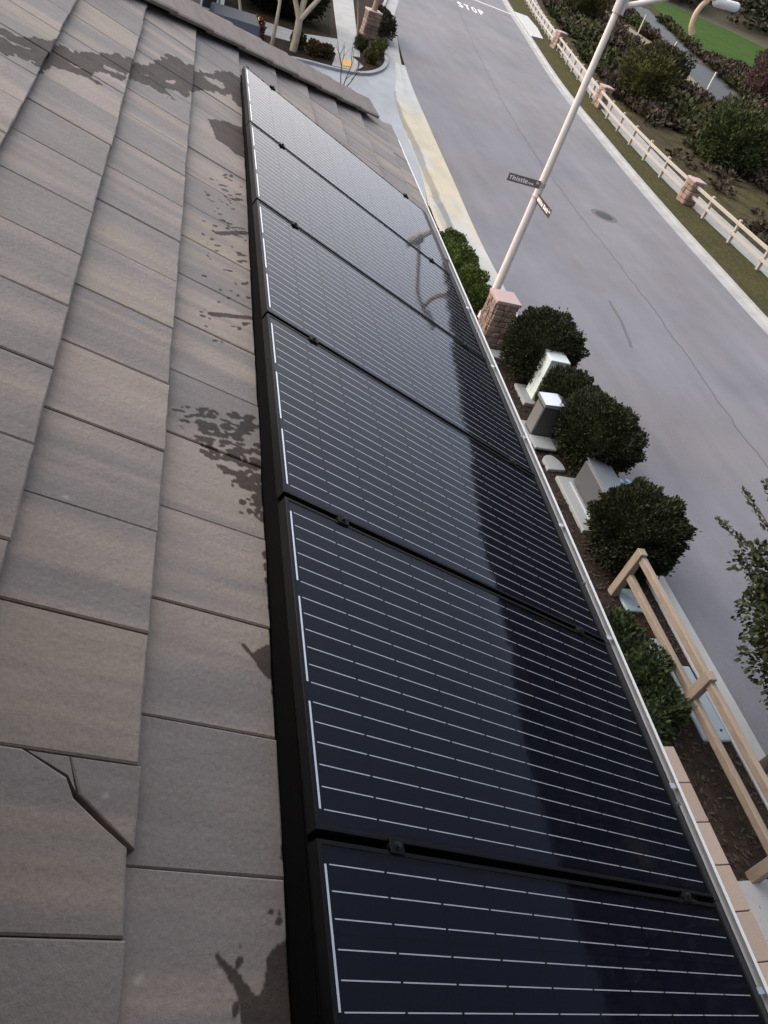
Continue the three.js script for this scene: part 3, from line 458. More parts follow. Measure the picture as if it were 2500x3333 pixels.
function pillar(label, [x, y, z], w, h, turn = 0, group = 'stone pillars', rows = 8, top = 0.92) {
  const g = thing('stone_pillar', label, 'pillar', [x, y, z], turn, group); srand(Math.round(x * 91 + z * 17) + 5000);
  mesh('core', new THREE.CylinderGeometry(w * top * 0.62, w * 0.66, h, 4, 1).rotateY(Math.PI / 4).translate(0, h / 2, 0), mortar, g);
  for (let r = 0; r < rows; r++) {
    const y0 = r * h / rows, rh = h / rows, ww = w * (1 - (1 - top) * (r + 0.5) / rows), n = rows > 6 ? 3 : 2;
    for (let f = 0; f < 4; f++) {
      const cuts = [0]; for (let c = 1; c < n; c++) cuts.push(c / n + rr(-0.13, 0.13)); cuts.push(1);
      for (let c = 0; c < n; c++) {
        const s = mesh('stone', stoneGeos[Math.floor(rnd() * 8)], stoneMats[Math.floor(rnd() * 5)], g), L = (cuts[c + 1] - cuts[c]) * ww, o = (cuts[c] + cuts[c + 1] - 1) / 2 * ww, d = ww / 2 - 0.03 + rr(-0.012, 0.018), a = f * Math.PI / 2;
        s.scale.set(L * 0.96, rh * rr(0.86, 0.98), 0.13); s.rotation.y = a; s.position.set(Math.sin(a) * d + Math.cos(a) * o, y0 + rh / 2, Math.cos(a) * d - Math.sin(a) * o);
      }
    }
  }
  mesh('capstone', rbox(w * 1.1, 0.08, w * 1.1, 0.012, 0, h + 0.04, 0), capStone, g);
  return g;
}
pillar('brown stacked-stone pillar with flat cap at the foot of the lamp post', [7.78, 0.11, -15.3], 0.56, 1.12, 0.02);
pillar('nearest stone pillar in the white rail fence across the road', [22.83, 0.1, -32.3], 0.62, 1.0, 0.1, 'stone pillars', 5);
pillar('middle stone pillar in the white rail fence across the road', [24.85, 0.1, -48.0], 0.65, 1.1, 0.15, 'stone pillars', 5);
pillar('farthest stone pillar in the white rail fence by the storm drain', [28.2, 0.1, -65.2], 0.7, 1.15, 0.2, 'stone pillars', 5);
{
  const g = pillar('brown stone pillar with a broken post on the neighbour corner beside the pavement', [9.72, 0.1, -46.6], 0.72, 1.15, 0.12, 'stone pillars', 6);
  mesh('post', tube([[0, 1.2, 0], [0.02, 1.7, 0], [-0.04, 2.2, -0.02], [0.05, 2.7, 0]], 0.16, 0.1, 8, 6), stoneMats[2], g);
}

// ---------------------------------------------------------------- street lamp with street-name signs
{
  const g = thing('street_lamp', 'tall pale concrete lamp post with curved arm behind the stone pillar', 'street lamp', [8.03, 0.05, -16.46]);
  mesh('post', [new THREE.CylinderGeometry(0.066, 0.112, 7.2, 8).translate(0, 3.6, 0), cyl(0.15, 0.16, 0.22, 12, 0, 0.11, 0)], poleMat, g);
  mesh('collar', [cyl(0.10, 0.10, 0.1, 12, 0, 3.47, 0), cyl(0.098, 0.098, 0.05, 12, 0, 3.18, 0)], std([0.5, 0.48, 0.46], 0.4, { metalness: 0.3 }), g);
  mesh('bracket', [box(0.16, 0.26, 0.14, 0.04, 6.98, 0), cyl(0.09, 0.09, 0.4, 10, 0, 7.05, 0)], std([0.50, 0.46, 0.44], 0.6), g);
  mesh('arm', tube([[0.05, 6.98, 0], [0.3, 7.08, 0], [0.75, 7.30, 0], [1.25, 7.54, 0], [1.75, 7.62, 0], [2.3, 7.62, 0]], 0.052, 0.058, 10, 18), poleMat, g);
  mesh('luminaire', [new THREE.CapsuleGeometry(0.085, 0.45, 6, 14).scale(1, 1, 0.8).rotateZ(Math.PI / 2 + 0.08).translate(2.15, 7.60, 0)], std([0.66, 0.68, 0.66], 0.4), g);
  mesh('scroll', tube([[1.74, 7.56, 0], [1.66, 7.45, 0], [1.62, 7.28, 0], [1.66, 7.08, 0], [1.74, 6.97, 0]], 0.05, 0.062, 10, 14), std([0.55, 0.40, 0.27], 0.7), g);
  const plate = (words, small, sup, bg, w) => {
    const c = document.createElement('canvas'); c.width = 512; c.height = 112; const x = c.getContext('2d'); x.fillStyle = bg; x.fillRect(0, 0, 512, 112); x.fillStyle = '#ffffff'; x.textBaseline = 'alphabetic';
    x.font = 'bold 84px sans-serif'; const avail = 512 - 24 - (small ? 86 : 6) - 66, mw = x.measureText(words).width; x.save(); x.translate(14, 86); x.scale(Math.min(1.1, avail / mw), 1); x.fillText(words, 0, 0); x.restore();
    if (small) { x.font = 'bold 40px sans-serif'; x.fillText(small, 14 + Math.min(mw * 1.1, avail) + 6, 86); }
    x.font = 'bold 50px sans-serif'; x.fillText(sup, 442, 54);
    const t = new THREE.CanvasTexture(c); t.colorSpace = THREE.SRGBColorSpace; return std(0xffffff, 0.5, { map: t });
  };
  const s1 = thing('street_sign', 'street name sign reading Thistle St on the lamp post, facing the camera', 'street sign', [7.56, 3.52, -16.36], 0, 'street name signs'); mesh('blade', box(0.80, 0.17, 0.006), std([0.2, 0.17, 0.17], 0.5), s1);
  mesh('lettering', new THREE.PlaneGeometry(0.79, 0.16).translate(0, 0, 0.0045), plate('Thistle', '3600', 'St', '#75696a', 0.8), s1); mesh('lettering', new THREE.PlaneGeometry(0.79, 0.16).rotateY(Math.PI).translate(0, 0, -0.0045), plate('Thistle', '3600', 'St', '#75696a', 0.8), s1);
  const s2 = thing('street_sign', 'dark brown street name sign reading White Bark, pointing towards the camera', 'street sign', [8.03, 3.24, -15.93], -Math.PI / 2, 'street name signs'); mesh('blade', box(0.90, 0.18, 0.006), std([0.06, 0.042, 0.03], 0.5), s2);
  mesh('lettering', new THREE.PlaneGeometry(0.89, 0.17).translate(0, 0, 0.0045), plate('White Bark', '', 'Ln', '#3f2e24', 0.9), s2); mesh('lettering', new THREE.PlaneGeometry(0.89, 0.17).rotateY(Math.PI).translate(0, 0, -0.0045), plate('White Bark', '', 'Ln', '#3f2e24', 0.9), s2);
}

// ---------------------------------------------------------------- planting bed beside the house: boxes, shrubs, fence, lids, wall
{
  const g = thing('utility_cabinet', 'tall pale mint utility cabinet between the clipped dark shrubs', 'cabinet', [8.38, 0.11, -13.13]);
  mesh('pad', rbox(0.72, 0.1, 0.75, 0.02, -0.08, 0.03, 0), padMat, g);
  mesh('cabinet_body', rbox(0.44, 1.0, 0.42, 0.015, 0, 0.56, 0), std([0.56, 0.62, 0.59], 0.45), g); mesh('lid', rbox(0.47, 0.05, 0.45, 0.015, 0, 1.085, 0), std([0.62, 0.68, 0.66], 0.4), g);
  mesh('door_seam', [box(0.004, 0.8, 0.008, -0.2215, 0.56, 0), box(0.006, 0.1, 0.03, -0.2225, 0.62, 0.05)], std([0.3, 0.33, 0.32], 0.5), g);
  const b = thing('meter_pedestal', 'dark pedestal box with shiny silver slanted lid below the cabinet', 'utility box', [7.92, 0.11, -11.75]);
  mesh('pad', [rbox(0.95, 0.09, 0.8, 0.02, -0.1, 0.02, 0.05), rbox(0.5, 0.06, 0.42, 0.02, -0.05, 0.09, 0.42)], padMat, b);
  mesh('box_body', rbox(0.5, 0.74, 0.40, 0.012, 0, 0.43, 0), std([0.075, 0.073, 0.07], 0.45, { metalness: 0.3 }), b); mesh('side_panel', box(0.006, 0.6, 0.33, -0.254, 0.42, 0), std([0.20, 0.195, 0.19], 0.5, { metalness: 0.4 }), b);
  const lid = mesh('lid', new THREE.ExtrudeGeometry(new THREE.Shape([[-0.28, 0], [0.28, 0], [0.28, 0.03], [0.12, 0.085], [-0.28, 0.06]].map((q) => new THREE.Vector2(...q))), { depth: 0.44, bevelEnabled: true, bevelSize: 0.006, bevelThickness: 0.006, bevelSegments: 1 }).translate(0, 0.80, -0.22), std([0.62, 0.65, 0.70], 0.3, { metalness: 0.8 }), b);
  mesh('lock', [cyl(0.025, 0.025, 0.03, 12, 0.3, 0.84, 0.1), box(0.05, 0.09, 0.06, 0.3, 0.79, 0.02)], std([0.3, 0.3, 0.32], 0.4, { metalness: 0.6 }), lid);
  const t = thing('transformer_box', 'grey steel transformer box on concrete pad, nearest of the utility boxes', 'utility box', [8.42, 0.11, -9.72]);
  mesh('pad', rbox(0.98, 0.1, 1.5, 0.02, -0.10, 0.03, 0.12), padMat, t);
  mesh('box_body', new THREE.ExtrudeGeometry(new THREE.Shape([[-0.25, 0], [0.25, 0], [0.25, 0.5], [-0.21, 0.56], [-0.25, 0.52]].map((q) => new THREE.Vector2(...q))), { depth: 1.0, bevelEnabled: true, bevelSize: 0.012, bevelThickness: 0.012, bevelSegments: 2 }).translate(0, 0.08, -0.5), std([0.085, 0.088, 0.094], 0.5, { metalness: 0.1 }), t);
  mesh('lid', box(0.54, 0.02, 1.05).rotateZ(-0.13).translate(0.01, 0.635, 0), std([0.17, 0.185, 0.21], 0.42, { metalness: 0.2 }), t); mesh('conduit', rbox(0.035, 0.04, 1.2, 0.01, -0.36, 0.1, 0.15), std([0.34, 0.36, 0.40], 0.6), t);
}
shrub('globe_shrub', 'big round clipped dark shrub next to the stone pillar', [8.5, 0.1, -13.98], 0.85, { n: 21000, lump: 0.2, group: 'clipped shrubs along the kerb' });
shrub('globe_shrub', 'smaller clipped dark shrub behind the silver-lidded box', [8.62, 0.1, -12.32], 0.62, { n: 13000, lump: 0.22, group: 'clipped shrubs along the kerb' });
shrub('globe_shrub', 'wide clipped dark shrub between silver-lidded box and transformer box', [8.7, 0.1, -10.95], 0.75, { n: 21000, lump: 0.2, sz: 1.2, group: 'clipped shrubs along the kerb' });
shrub('globe_shrub', 'round clipped dark shrub between transformer box and wooden rail fence', [8.33, 0.1, -8.3], 0.77, { n: 21000, lump: 0.2, group: 'clipped shrubs along the kerb' });
[[7.78, -19.6, 0.42], [7.72, -18.5, 0.46], [7.8, -17.5, 0.40], [8.0, -16.95, 0.32]].forEach(([x, z, r], i) => shrub('leafy_shrub', ['fresh green low shrub farthest up the bed past the pillar', 'fresh green low shrub second from the far end of the bed', 'fresh green low shrub with bluish tuft beyond the lamp post', 'fresh green low shrub just behind the lamp post'][i], [x, 0.1, z], r, { n: 2600, size: 0.075, c: [0.062, 0.088, 0.022], group: 'green shrubs beyond the pillar', lump: 0.3 }));
shrub('leafy_shrub', 'small bright green shrub between stone pillar and big clipped shrub', [8.25, 0.1, -15.05], 0.26, { n: 1200, size: 0.06, c: [0.06, 0.10, 0.02] });
{ // loose green plants by the wall
  [[7.35, -6.35, 0.34], [7.42, -5.75, 0.4], [7.45, -5.15, 0.38], [6.9, -4.75, 0.42], [6.55, -4.2, 0.3]].forEach(([x, z, r], i) => shrub('ground_plant', ['loose green plant beside the middle fence post, farthest of its row', 'loose green plant beside the middle fence post, second of its row', 'loose green plant at the middle fence post, third of its row', 'loose green plant close to the block wall end', 'bright green plant leaning over the end of the block wall'][i], [x, 0.1, z], r, { n: 1500, size: 0.085, flat: 0.75, c: i === 4 ? [0.085, 0.13, 0.03] : [0.032, 0.046, 0.018], lump: 0.35, group: 'loose plants between fence and wall', cat: 'plant' }));
  const s = thing('stepping_stone', 'rounded grey concrete slab on the soil between the utility boxes', 'stone', [7.92, 0.11, -10.75]); const sh = new THREE.Shape(); sh.moveTo(-0.18, -0.2); sh.lineTo(0.2, -0.16); sh.quadraticCurveTo(0.24, 0.1, 0.05, 0.24); sh.quadraticCurveTo(-0.1, 0.26, -0.18, 0.1); sh.closePath(); mesh('stone', new THREE.ExtrudeGeometry(sh, { depth: 0.05, bevelEnabled: true, bevelSize: 0.015, bevelThickness: 0.012, bevelSegments: 2 }).rotateX(-Math.PI / 2), padMat, s);
  const p = thing('concrete_pad', 'pale concrete pad in front of the stone pillar', 'pad', [7.95, 0.11, -14.72]); mesh('pad', rbox(0.62, 0.06, 0.36, 0.015, 0, 0.02, 0), padMat, p);
}
// bark chips in the bed
{
  srand(616); const n = 5200, im = new THREE.InstancedMesh(new THREE.BoxGeometry(0.07, 0.014, 0.028), std([1, 1, 1], 1), n), m = new THREE.Matrix4(), q = new THREE.Quaternion(), e = new THREE.Euler(), c = new THREE.Color();
  for (let i = 0; i < n; i++) { const x = rr(5.6, 8.66), z = i < 3600 ? rr(-12, -2) : rr(-23, -12); e.set(rr(-0.4, 0.4), rr(0, 6.3), rr(-0.4, 0.4)); q.setFromEuler(e); const s = rr(0.5, 1.3); m.compose(V3(Math.min(x, z < -16 ? 8.0 : 8.66), 0.118, z), q, V3(s, s, s)); im.setMatrixAt(i, m); const k = rr(0.4, 1.6); im.setColorAt(i, c.setRGB(0.038 * k, 0.027 * k, 0.020 * k)); }
  im.name = 'bark_mulch'; im.userData = { kind: 'stuff', label: 'dark brown bark mulch over the planting bed', category: 'mulch' }; shade(im); scene.add(im);
}
// wooden rail fence
{
  const g = thing('rail_fence', 'near weathered wooden two-rail fence along the kerb below the panels', 'fence', [7.86, 0.1, 0]);
  const zs = [-7.45, -5.12, -2.82, -0.5];
  for (const z of zs) mesh('post', [rbox(0.13, 1.02, 0.15, 0.012, 0, 0.51, z), rbox(0.05, 0.11, 0.11, 0.01, 0.08, 0.28, z)], railWood, g);
  for (let i = 0; i + 1 < zs.length; i++) for (const y of [0.50, 0.90]) { const L = zs[i + 1] - zs[i] - 0.13; const r = mesh('rail', rbox(0.095, 0.125, L, 0.014), railWood, g); r.position.set(0.025, y + (i % 2 ? -0.006 : 0.004), (zs[i] + zs[i + 1]) / 2); }
}
{ // pale blue-grey vault lids in the bed
  const lidMat = std([0.30, 0.37, 0.41], 0.8, { bumpMap: withRepeat(grain, 3), bumpScale: 0.003 });
  [[8.12, -7.30, 0.34, 0.5, 'pale blue vault lid at the foot of the first fence post'], [8.15, -6.24, 0.34, 0.55, 'pale blue vault lid under the rails midway between two fence posts'], [8.42, -5.75, 0.42, 0.5, 'blue-grey vault lid with lifting hole just past the middle fence post'], [8.42, -5.12, 0.5, 0.85, 'long blue-grey vault lid under the rails beside the middle fence post']].forEach(([x, z, w, d, label]) => { const g = thing('vault_lid', label, 'vault lid', [x, 0.11, z], 0, 'vault lids along the fence'); mesh('lid', rbox(w, 0.06, d, 0.03, 0, 0.015, 0), lidMat, g); mesh('lifting_hole', cyl(0.022, 0.022, 0.004, 12, w * 0.3, 0.047, d * 0.3), std([0.02, 0.02, 0.02], 1), g); });
}
// block wall by the house and the concrete beside it
{
  const g = thing('block_wall', 'tan block wall with flat cap blocks below the gutter', 'wall', [5.86, 0.1, 0]);
  const blockMat = [[0.37, 0.28, 0.22], [0.34, 0.26, 0.205], [0.385, 0.295, 0.235]].map((c) => std(c, 0.95, { bumpMap: withRepeat(grain, 1.2), bumpScale: 0.006 }));
  mesh('wall_body', box(0.15, 1.64, 9, 0, 0.82, 0.87), std([0.22, 0.165, 0.13], 1), g); srand(71);
  for (let k = 0; k < 20; k++) { mesh('cap_block', rbox(0.24, 0.07, 0.418, 0.008, 0.004, 1.675, -3.42 + k * 0.427), blockMat[k % 3], g); for (let r = 0; r < 3; r++) mesh('block', rbox(0.19, 0.19, 0.395, 0.006, 0, 1.535 - r * 0.2, -3.42 + (k + (r & 1 ? 0.5 : 0)) * 0.427 * 0.95), blockMat[(k + r) % 3], g); }
  struct('side_walk', slab([[6.3, -2.78], [8.68, -2.78], [8.68, 7], [6.3, 7]], 0.06, 0.13), concreteMat);
}
// street tree at the edge of the picture
{
  const g = thing('street_tree', 'leafy dark green tree by the kerb at the lower right edge of the picture', 'tree', [9.06, 0.0, -4.32]); srand(2024);
  mesh('trunk', tube([[0, 0, 0], [0.12, 0.8, -0.03], [0.3, 1.7, 0.02], [0.42, 2.5, 0.05], [0.5, 3.3, 0.02]], 0.1, 0.055, 9, 12), barkDark, g);
  const tips = [], limbs = [[0.2, 1.2, 0, -0.75, 2.2, -1.35], [0.15, 1.0, 0, -0.5, 1.75, -0.75], [0.28, 1.5, 0, -0.6, 2.5, -1.9], [0.38, 2.0, 0, 0.2, 2.9, -1.0], [0.38, 2.0, 0, 0.6, 2.6, -1.6], [0.2, 1.2, 0, -0.2, 1.7, -1.3], [0.38, 1.9, 0, 1.0, 2.5, -0.4], [0.45, 2.6, 0, 0.1, 3.3, -0.6], [0.3, 1.6, 0, -0.3, 2.3, -2.1], [0.12, 0.9, 0, -0.35, 1.5, -0.35], [0.2, 1.3, 0, -0.75, 2.1, -0.6]];
  for (const [x, y, z, a, b, c] of limbs) { mesh('limb', tube([[x, y, z], [(x + a) / 2 + rr(-0.1, 0.1), (y + b) / 2 + 0.1, (z + c) / 2], [a, b, c]], 0.04, 0.012, 6, 6), barkDark, g); for (let k = 0; k < 7; k++) { const t = rr(0.45, 1.05); tips.push([x + (a - x) * t + rr(-0.25, 0.25), y + (b - y) * t + rr(-0.1, 0.3), z + (c - z) * t + rr(-0.25, 0.25)]); } }
  // long thin shoots that stick out of the crown
  const shoots = [[-0.65, 2.4, -1.9, -0.4, 0.06, -0.65], [-0.2, 2.6, -2.1, 0.1, 0.25, -1.0], [-0.75, 2.25, -1.5, -0.38, 0.2, -0.32], [-0.4, 2.6, -2.1, -0.25, 0.2, -0.75], [-0.55, 1.7, -0.8, -0.3, 0.0, -0.15]];
  const tw = []; for (const [x, y, z, a, b, c] of shoots) tw.push(tube([[x, y, z], [x + a * 0.5, y + b * 0.5 + 0.05, z + c * 0.5], [x + a, y + b, z + c]], 0.011, 0.004, 5, 5));
  for (const t of tw) mesh('shoot', t, barkDark, g);
  mesh('crown', mergeGeometries([leaves(24000, (p, d) => { const t = tips[Math.floor(rnd() * tips.length)], r = 0.40 * Math.cbrt(rnd()); d.set(rr(-1, 1), rr(-0.6, 1), rr(-1, 1)).normalize(); p.set(t[0], t[1], t[2]).addScaledVector(d, r); d.addScaledVector(V3(rr(-1, 1), rr(-1, 0.6), rr(-1, 1)), 0.8).normalize(); }, 0.085, tinter(0.034, 0.043, 0.018, 0.5)),
    leaves(420, (p, d) => { const s = shoots[Math.floor(rnd() * shoots.length)], t = rnd(); p.set(s[0] + s[3] * t + rr(-0.04, 0.04), s[1] + s[4] * t + rr(-0.04, 0.04), s[2] + s[5] * t + rr(-0.04, 0.04)); d.set(rr(-1, 1) + s[3], rr(-0.3, 1), rr(-1, 1) + s[5]).normalize(); }, 0.08, tinter(0.05, 0.058, 0.03, 0.4))]), leafMat, g);
}

// ---------------------------------------------------------------- across the road: rail fence, storm drain, field
{
  const g = thing('rail_fence', 'white two-rail fence with stone pillars on the far side of the road', 'fence');
  const pts = []; let acc = 0, nxt = 0; const dl = fenceLine; for (let i = 1; i < dl.length; i++) { const l = Math.hypot(dl[i][0] - dl[i - 1][0], dl[i][1] - dl[i - 1][1]); while (nxt <= acc + l) { const t = (nxt - acc) / l; pts.push([dl[i - 1][0] + (dl[i][0] - dl[i - 1][0]) * t, dl[i - 1][1] + (dl[i][1] - dl[i - 1][1]) * t]); nxt += 2.44; } acc += l; }
  const postG = rbox(0.13, 1.0, 0.13, 0.015, 0, 0.5, 0);
  for (let i = 0; i < pts.length; i++) {
    const [x, z] = pts[i]; if (z > -12) continue;
    const q = pts[Math.min(i + 1, pts.length - 1)], a = Math.atan2(q[0] - x, q[1] - z), p = mesh('post', postG, whitewood, g); p.position.set(x, 0.1, z); p.rotation.y = a;
    if (i + 1 < pts.length) { const L = Math.hypot(q[0] - x, q[1] - z); for (const y of [0.42, 0.85]) { const r = mesh('rail', rbox(0.085, 0.13, L, 0.012), whitewood, g); r.position.set((x + q[0]) / 2 - 0.07, 0.1 + y, (z + q[1]) / 2); r.rotation.y = a; } }
  }
  const s = thing('storm_drain', 'concrete storm drain with dark curb inlet on the far side of the road', 'storm drain', [0, 0, 0]);
  mesh('slab', slab([[26.75, -67.2], [28.0, -67.8], [29.3, -73], [30.2, -78.6], [28.9, -78.6], [27.9, -73.2]], 0.1, 0.17), std([0.42, 0.43, 0.425], 0.85), s);
  mesh('inlet', sweep([[26.62, -67.4], [27.6, -72.4], [28.7, -77.9]], [[-0.015, 0.02], [-0.015, 0.135]]), std([0.008, 0.008, 0.008], 1, { side: THREE.DoubleSide }), s);
}
[[52.4, -99.7, 'slim white marker post at the far end of the trail'], [46.5, -80.2, 'slim white marker post midway along the trail'], [43.1, -66.2, 'slim white marker post at the near end of the trail'], [40.7, -52.0, 'slim white marker post at the right edge of the field']].forEach(([x, z, l]) => { const g = thing('marker_post', l, 'post', [x, 0.05, z], 0, 'marker posts along the trail'); mesh('post', rbox(0.12, 2.1, 0.12, 0.02, 0, 1.05, 0), std([0.62, 0.58, 0.48], 0.7), g); mesh('cap', rbox(0.15, 0.05, 0.15, 0.01, 0, 2.12, 0), std([0.6, 0.56, 0.48], 0.7), g); });
{ // low brown scrub, one mass of it
  srand(333); const clump = leaves(70, (p, d) => { d.set(rr(-1, 1), rr(0.05, 1), rr(-1, 1)).normalize(); p.copy(d).multiplyScalar(rr(0.15, 0.75)); d.addScaledVector(V3(rr(-1, 1), rr(-0.5, 1), rr(-1, 1)), 0.9).normalize(); }, 0.30, () => { const k = rr(0.6, 1.3); return [k, k, k]; });
  const n = 5200, im = new THREE.InstancedMesh(clump, leafMat, n), m = new THREE.Matrix4(), q = new THREE.Quaternion(), e = new THREE.Euler(), c = new THREE.Color(); let k = 0;
  const distTo = (x, z, l) => { let b = 1e9; for (const p of l) b = Math.min(b, (p[0] - x) ** 2 + (p[1] - z) ** 2); return Math.sqrt(b); };
  const edge = offset(fenceLine, 2.4), xAt = (z) => { for (let i = 0; i + 1 < edge.length; i++) if (z <= edge[i][1] && z >= edge[i + 1][1]) return edge[i][0]; return z > 0 ? 25 : 42; };
  for (let t = 0; t < 60000 && k < n; t++) {
    const z = rr(-135, -14), x = rr(24, 90); if (x < xAt(z) + 0.6 || x > 30 + Math.abs(z) * 0.75) continue; if (distTo(x, z, trail) < 2.6 || distTo(x, z, ditch) < 3.1) continue; if (inPoly([[64, -103], [84, -110], [120, -136], [140, -230], [76, -140]], x, z)) continue;
    const f = fbm(x * 0.11 + 5, z * 0.11, 3); if (f < 0.40 && rnd() < 0.75) continue;
    const s = rr(0.5, 1.15) * (0.6 + f); e.set(0, rr(0, 6.3), 0); q.setFromEuler(e); m.compose(V3(x, 0.05, z), q, V3(s * 1.25, s * rr(0.8, 1.25), s * 1.25)); im.setMatrixAt(k, m);
    const gr = fbm(x * 0.09 + 60, z * 0.09, 3), ol = sstep(0.5, 0.62, gr), v = rr(0.75, 1.2); im.setColorAt(k, c.setRGB((0.058 - 0.012 * ol) * v, (0.043 + 0.010 * ol) * v, (0.030 - 0.012 * ol) * v)); k++;
  }
  im.count = k; im.name = 'scrub'; im.userData = { kind: 'stuff', label: 'low brown and olive scrub covering the field behind the white fence', category: 'scrub' }; shade(im); scene.add(im);
}
const fieldShrub = (label, x, z, r, c, n = 5000) => shrub('field_shrub', label, [x, 0.05, z], r, { n, size: 0.22, c, lump: 0.34, flat: 0.85, group: 'bushes in the field' });
fieldShrub('broad green bush close behind the white fence at the right edge', 31.0, -42.5, 1.8, [0.042, 0.054, 0.018], 7500);
fieldShrub('green bush behind the white fence beside the broad one', 34.8, -48.0, 1.7, [0.062, 0.066, 0.028], 6500);
fieldShrub('olive bush in the field just right of the lamp post', 30.2, -53.5, 1.8, [0.066, 0.066, 0.022]);
fieldShrub('olive bush in the field near the middle marker post', 36.2, -62.5, 1.9, [0.056, 0.054, 0.026]);
fieldShrub('large olive bush at the top of the field left of the lamp post', 41.0, -92.5, 2.4, [0.066, 0.064, 0.020], 6500);
fieldShrub('tan dry bush at the right edge behind the white fence', 37.2, -44.5, 1.6, [0.12, 0.10, 0.075], 5500);
fieldShrub('purplish brown bush mass at the right edge beyond the ditch', 57.0, -78, 2.3, [0.085, 0.052, 0.048], 6000);
fieldShrub('dark bush beyond the ditch below the purplish one', 54, -69, 1.8, [0.04, 0.034, 0.03], 5500);
fieldShrub('grey-brown bush in front of the green turf', 76, -106, 2.0, [0.07, 0.06, 0.045], 6000);

// ---------------------------------------------------------------- wooded hillside across the field (mirrored in the panels)
{
  const crest = (az) => { const T = [[-20, 9], [0, 10.8], [7, 11], [20, 11.1], [27, 10.2], [32, 9.1], [37, 8.6], [40.5, 7.9], [45, 6.5], [50.4, 5.1], [54, 4.0], [57, 3.0], [60, 2.0], [64, 1.6], [75, 1.4], [90, 1.4]]; for (let i = 0; i + 1 < T.length; i++) if (az <= T[i + 1][0]) { const t = clamp((az - T[i][0]) / (T[i + 1][0] - T[i][0])); return T[i][1] + (T[i + 1][1] - T[i][1]) * t; } return 2; };
  const far = (az) => 150 + 150 * sstep(35, 60, az), pos = [], P = (az, t) => { const a = az * Math.PI / 180, R = far(az) * (0.72 + 0.28 * t), top = 6.7 + Math.tan(crest(az) * Math.PI / 180) * far(az) - 5; return [R * Math.cos(a), Math.max(-0.1, top * sstep(0, 1, t)), -R * Math.sin(a)]; };
  const N = 60, M = 8; for (let i = 0; i < N; i++) for (let j = 0; j < M; j++) { const a0 = -20 + 110 * i / N, a1 = -20 + 110 * (i + 1) / N, A = P(a0, j / M), B = P(a1, j / M), C = P(a1, (j + 1) / M), D = P(a0, (j + 1) / M); pos.push(...A, ...D, ...C, ...A, ...C, ...B); }
  struct('hill', raw(pos), std([0.05, 0.043, 0.026], 1, { side: THREE.DoubleSide }));
  srand(909); const clump = leaves(260, (p, d) => { d.set(rr(-1, 1), rr(-0.5, 1), rr(-1, 1)).normalize(); p.copy(d).multiplyScalar(rr(0.3, 0.95)); p.y += 0.9; d.addScaledVector(V3(rr(-1, 1), rr(-1, 1), rr(-1, 1)), 0.9).normalize(); }, 0.24, () => { const k = rr(0.6, 1.3); return [k, k, k]; }, 1.2);
  const n = 4200, im = new THREE.InstancedMesh(clump, leafMat, n), m = new THREE.Matrix4(), q = new THREE.Quaternion(), e = new THREE.Euler(), c = new THREE.Color();
  for (let i = 0; i < n; i++) { const az = rr(-20, 72), t = i % 2 ? 1 : Math.sqrt(rnd()), p = P(az, t), s = rr(1.8, 3.4) * (far(az) / 260 + 0.35); e.set(0, rr(0, 6.3), 0); q.setFromEuler(e); m.compose(V3(...p), q, V3(s * 1.2, s * rr(0.65, 1.0), s * 1.2)); im.setMatrixAt(i, m); const k = rr(0.5, 1.2), br = rnd() < 0.3; im.setColorAt(i, c.setRGB((br ? 0.075 : 0.046) * k, (br ? 0.055 : 0.05) * k, (br ? 0.04 : 0.026) * k)); }
  im.name = 'woodland'; im.userData = { kind: 'stuff', label: 'dark woodland on the hillside beyond the field', category: 'woodland' }; shade(im); scene.add(im);
}

// ---------------------------------------------------------------- neighbour's corner
function bareTree(label, [x, y, z], h, stems, sd, mat, r0, name = 'bare_tree', depth = 3) {
  const g = thing(name, label, 'tree', [x, y, z], 0, 'bare trees on the neighbour corner'); srand(sd);
  const grow = (p, d, len, r, lv, acc) => { const mid = p.clone().addScaledVector(d, len * 0.5).add(V3(rr(-0.06, 0.06) * len, 0, rr(-0.06, 0.06) * len)), end = p.clone().addScaledVector(d, len).add(V3(rr(-0.05, 0.05) * len, 0, rr(-0.05, 0.05) * len)); acc.push(tube([p, mid, end], r, r * 0.62, lv > 1 ? 5 : 7, 5)); if (lv >= depth) return; const n = lv === 0 ? 3 : 2 + (rnd() < 0.5 ? 1 : 0); for (let k = 0; k < n; k++) { const t = k === 0 ? 1 : rr(0.45, 0.98), q = p.clone().lerp(end, t); grow(q, d.clone().add(V3(rr(-0.75, 0.75), rr(-0.1, 0.45), rr(-0.75, 0.75))).normalize(), len * rr(0.55, 0.8), r * rr(0.45, 0.62), lv + 1, acc); } };
  const fork = h * 0.17;
  if (stems.length > 1) mesh('trunk', tube([[0, 0, 0], [0.02, fork * 0.5, 0], [0, fork, 0]], r0, r0 * 0.9, 9, 5), mat, g);
  for (const s of stems) { const acc = []; grow(V3(0, stems.length > 1 ? fork * 0.92 : 0, 0), V3(...s).normalize(), h * 0.42, r0 * (stems.length > 1 ? 0.66 : 1), 0, acc); mesh(stems.length > 1 ? 'limb' : 'trunk', acc, mat, g); }
  return g;
}
bareTree('pale bare tree with forked trunk on the neighbour corner', [4.95, 0.1, -38.2], 7.5, [[-0.55, 1, 0.1], [0.05, 1, -0.1], [0.55, 1, 0.15], [0.25, 1, -0.5]], 71, barkPale, 0.17);
bareTree('slender pale bare sapling left of the forked tree', [3.95, 0.1, -37.6], 6, [[-0.06, 1, 0.05]], 73, barkPale, 0.09);
bareTree('thin leaning bare sapling by the neighbour window', [2.75, 0.1, -38.4], 6, [[-0.3, 1, 0]], 78, barkPale, 0.07);
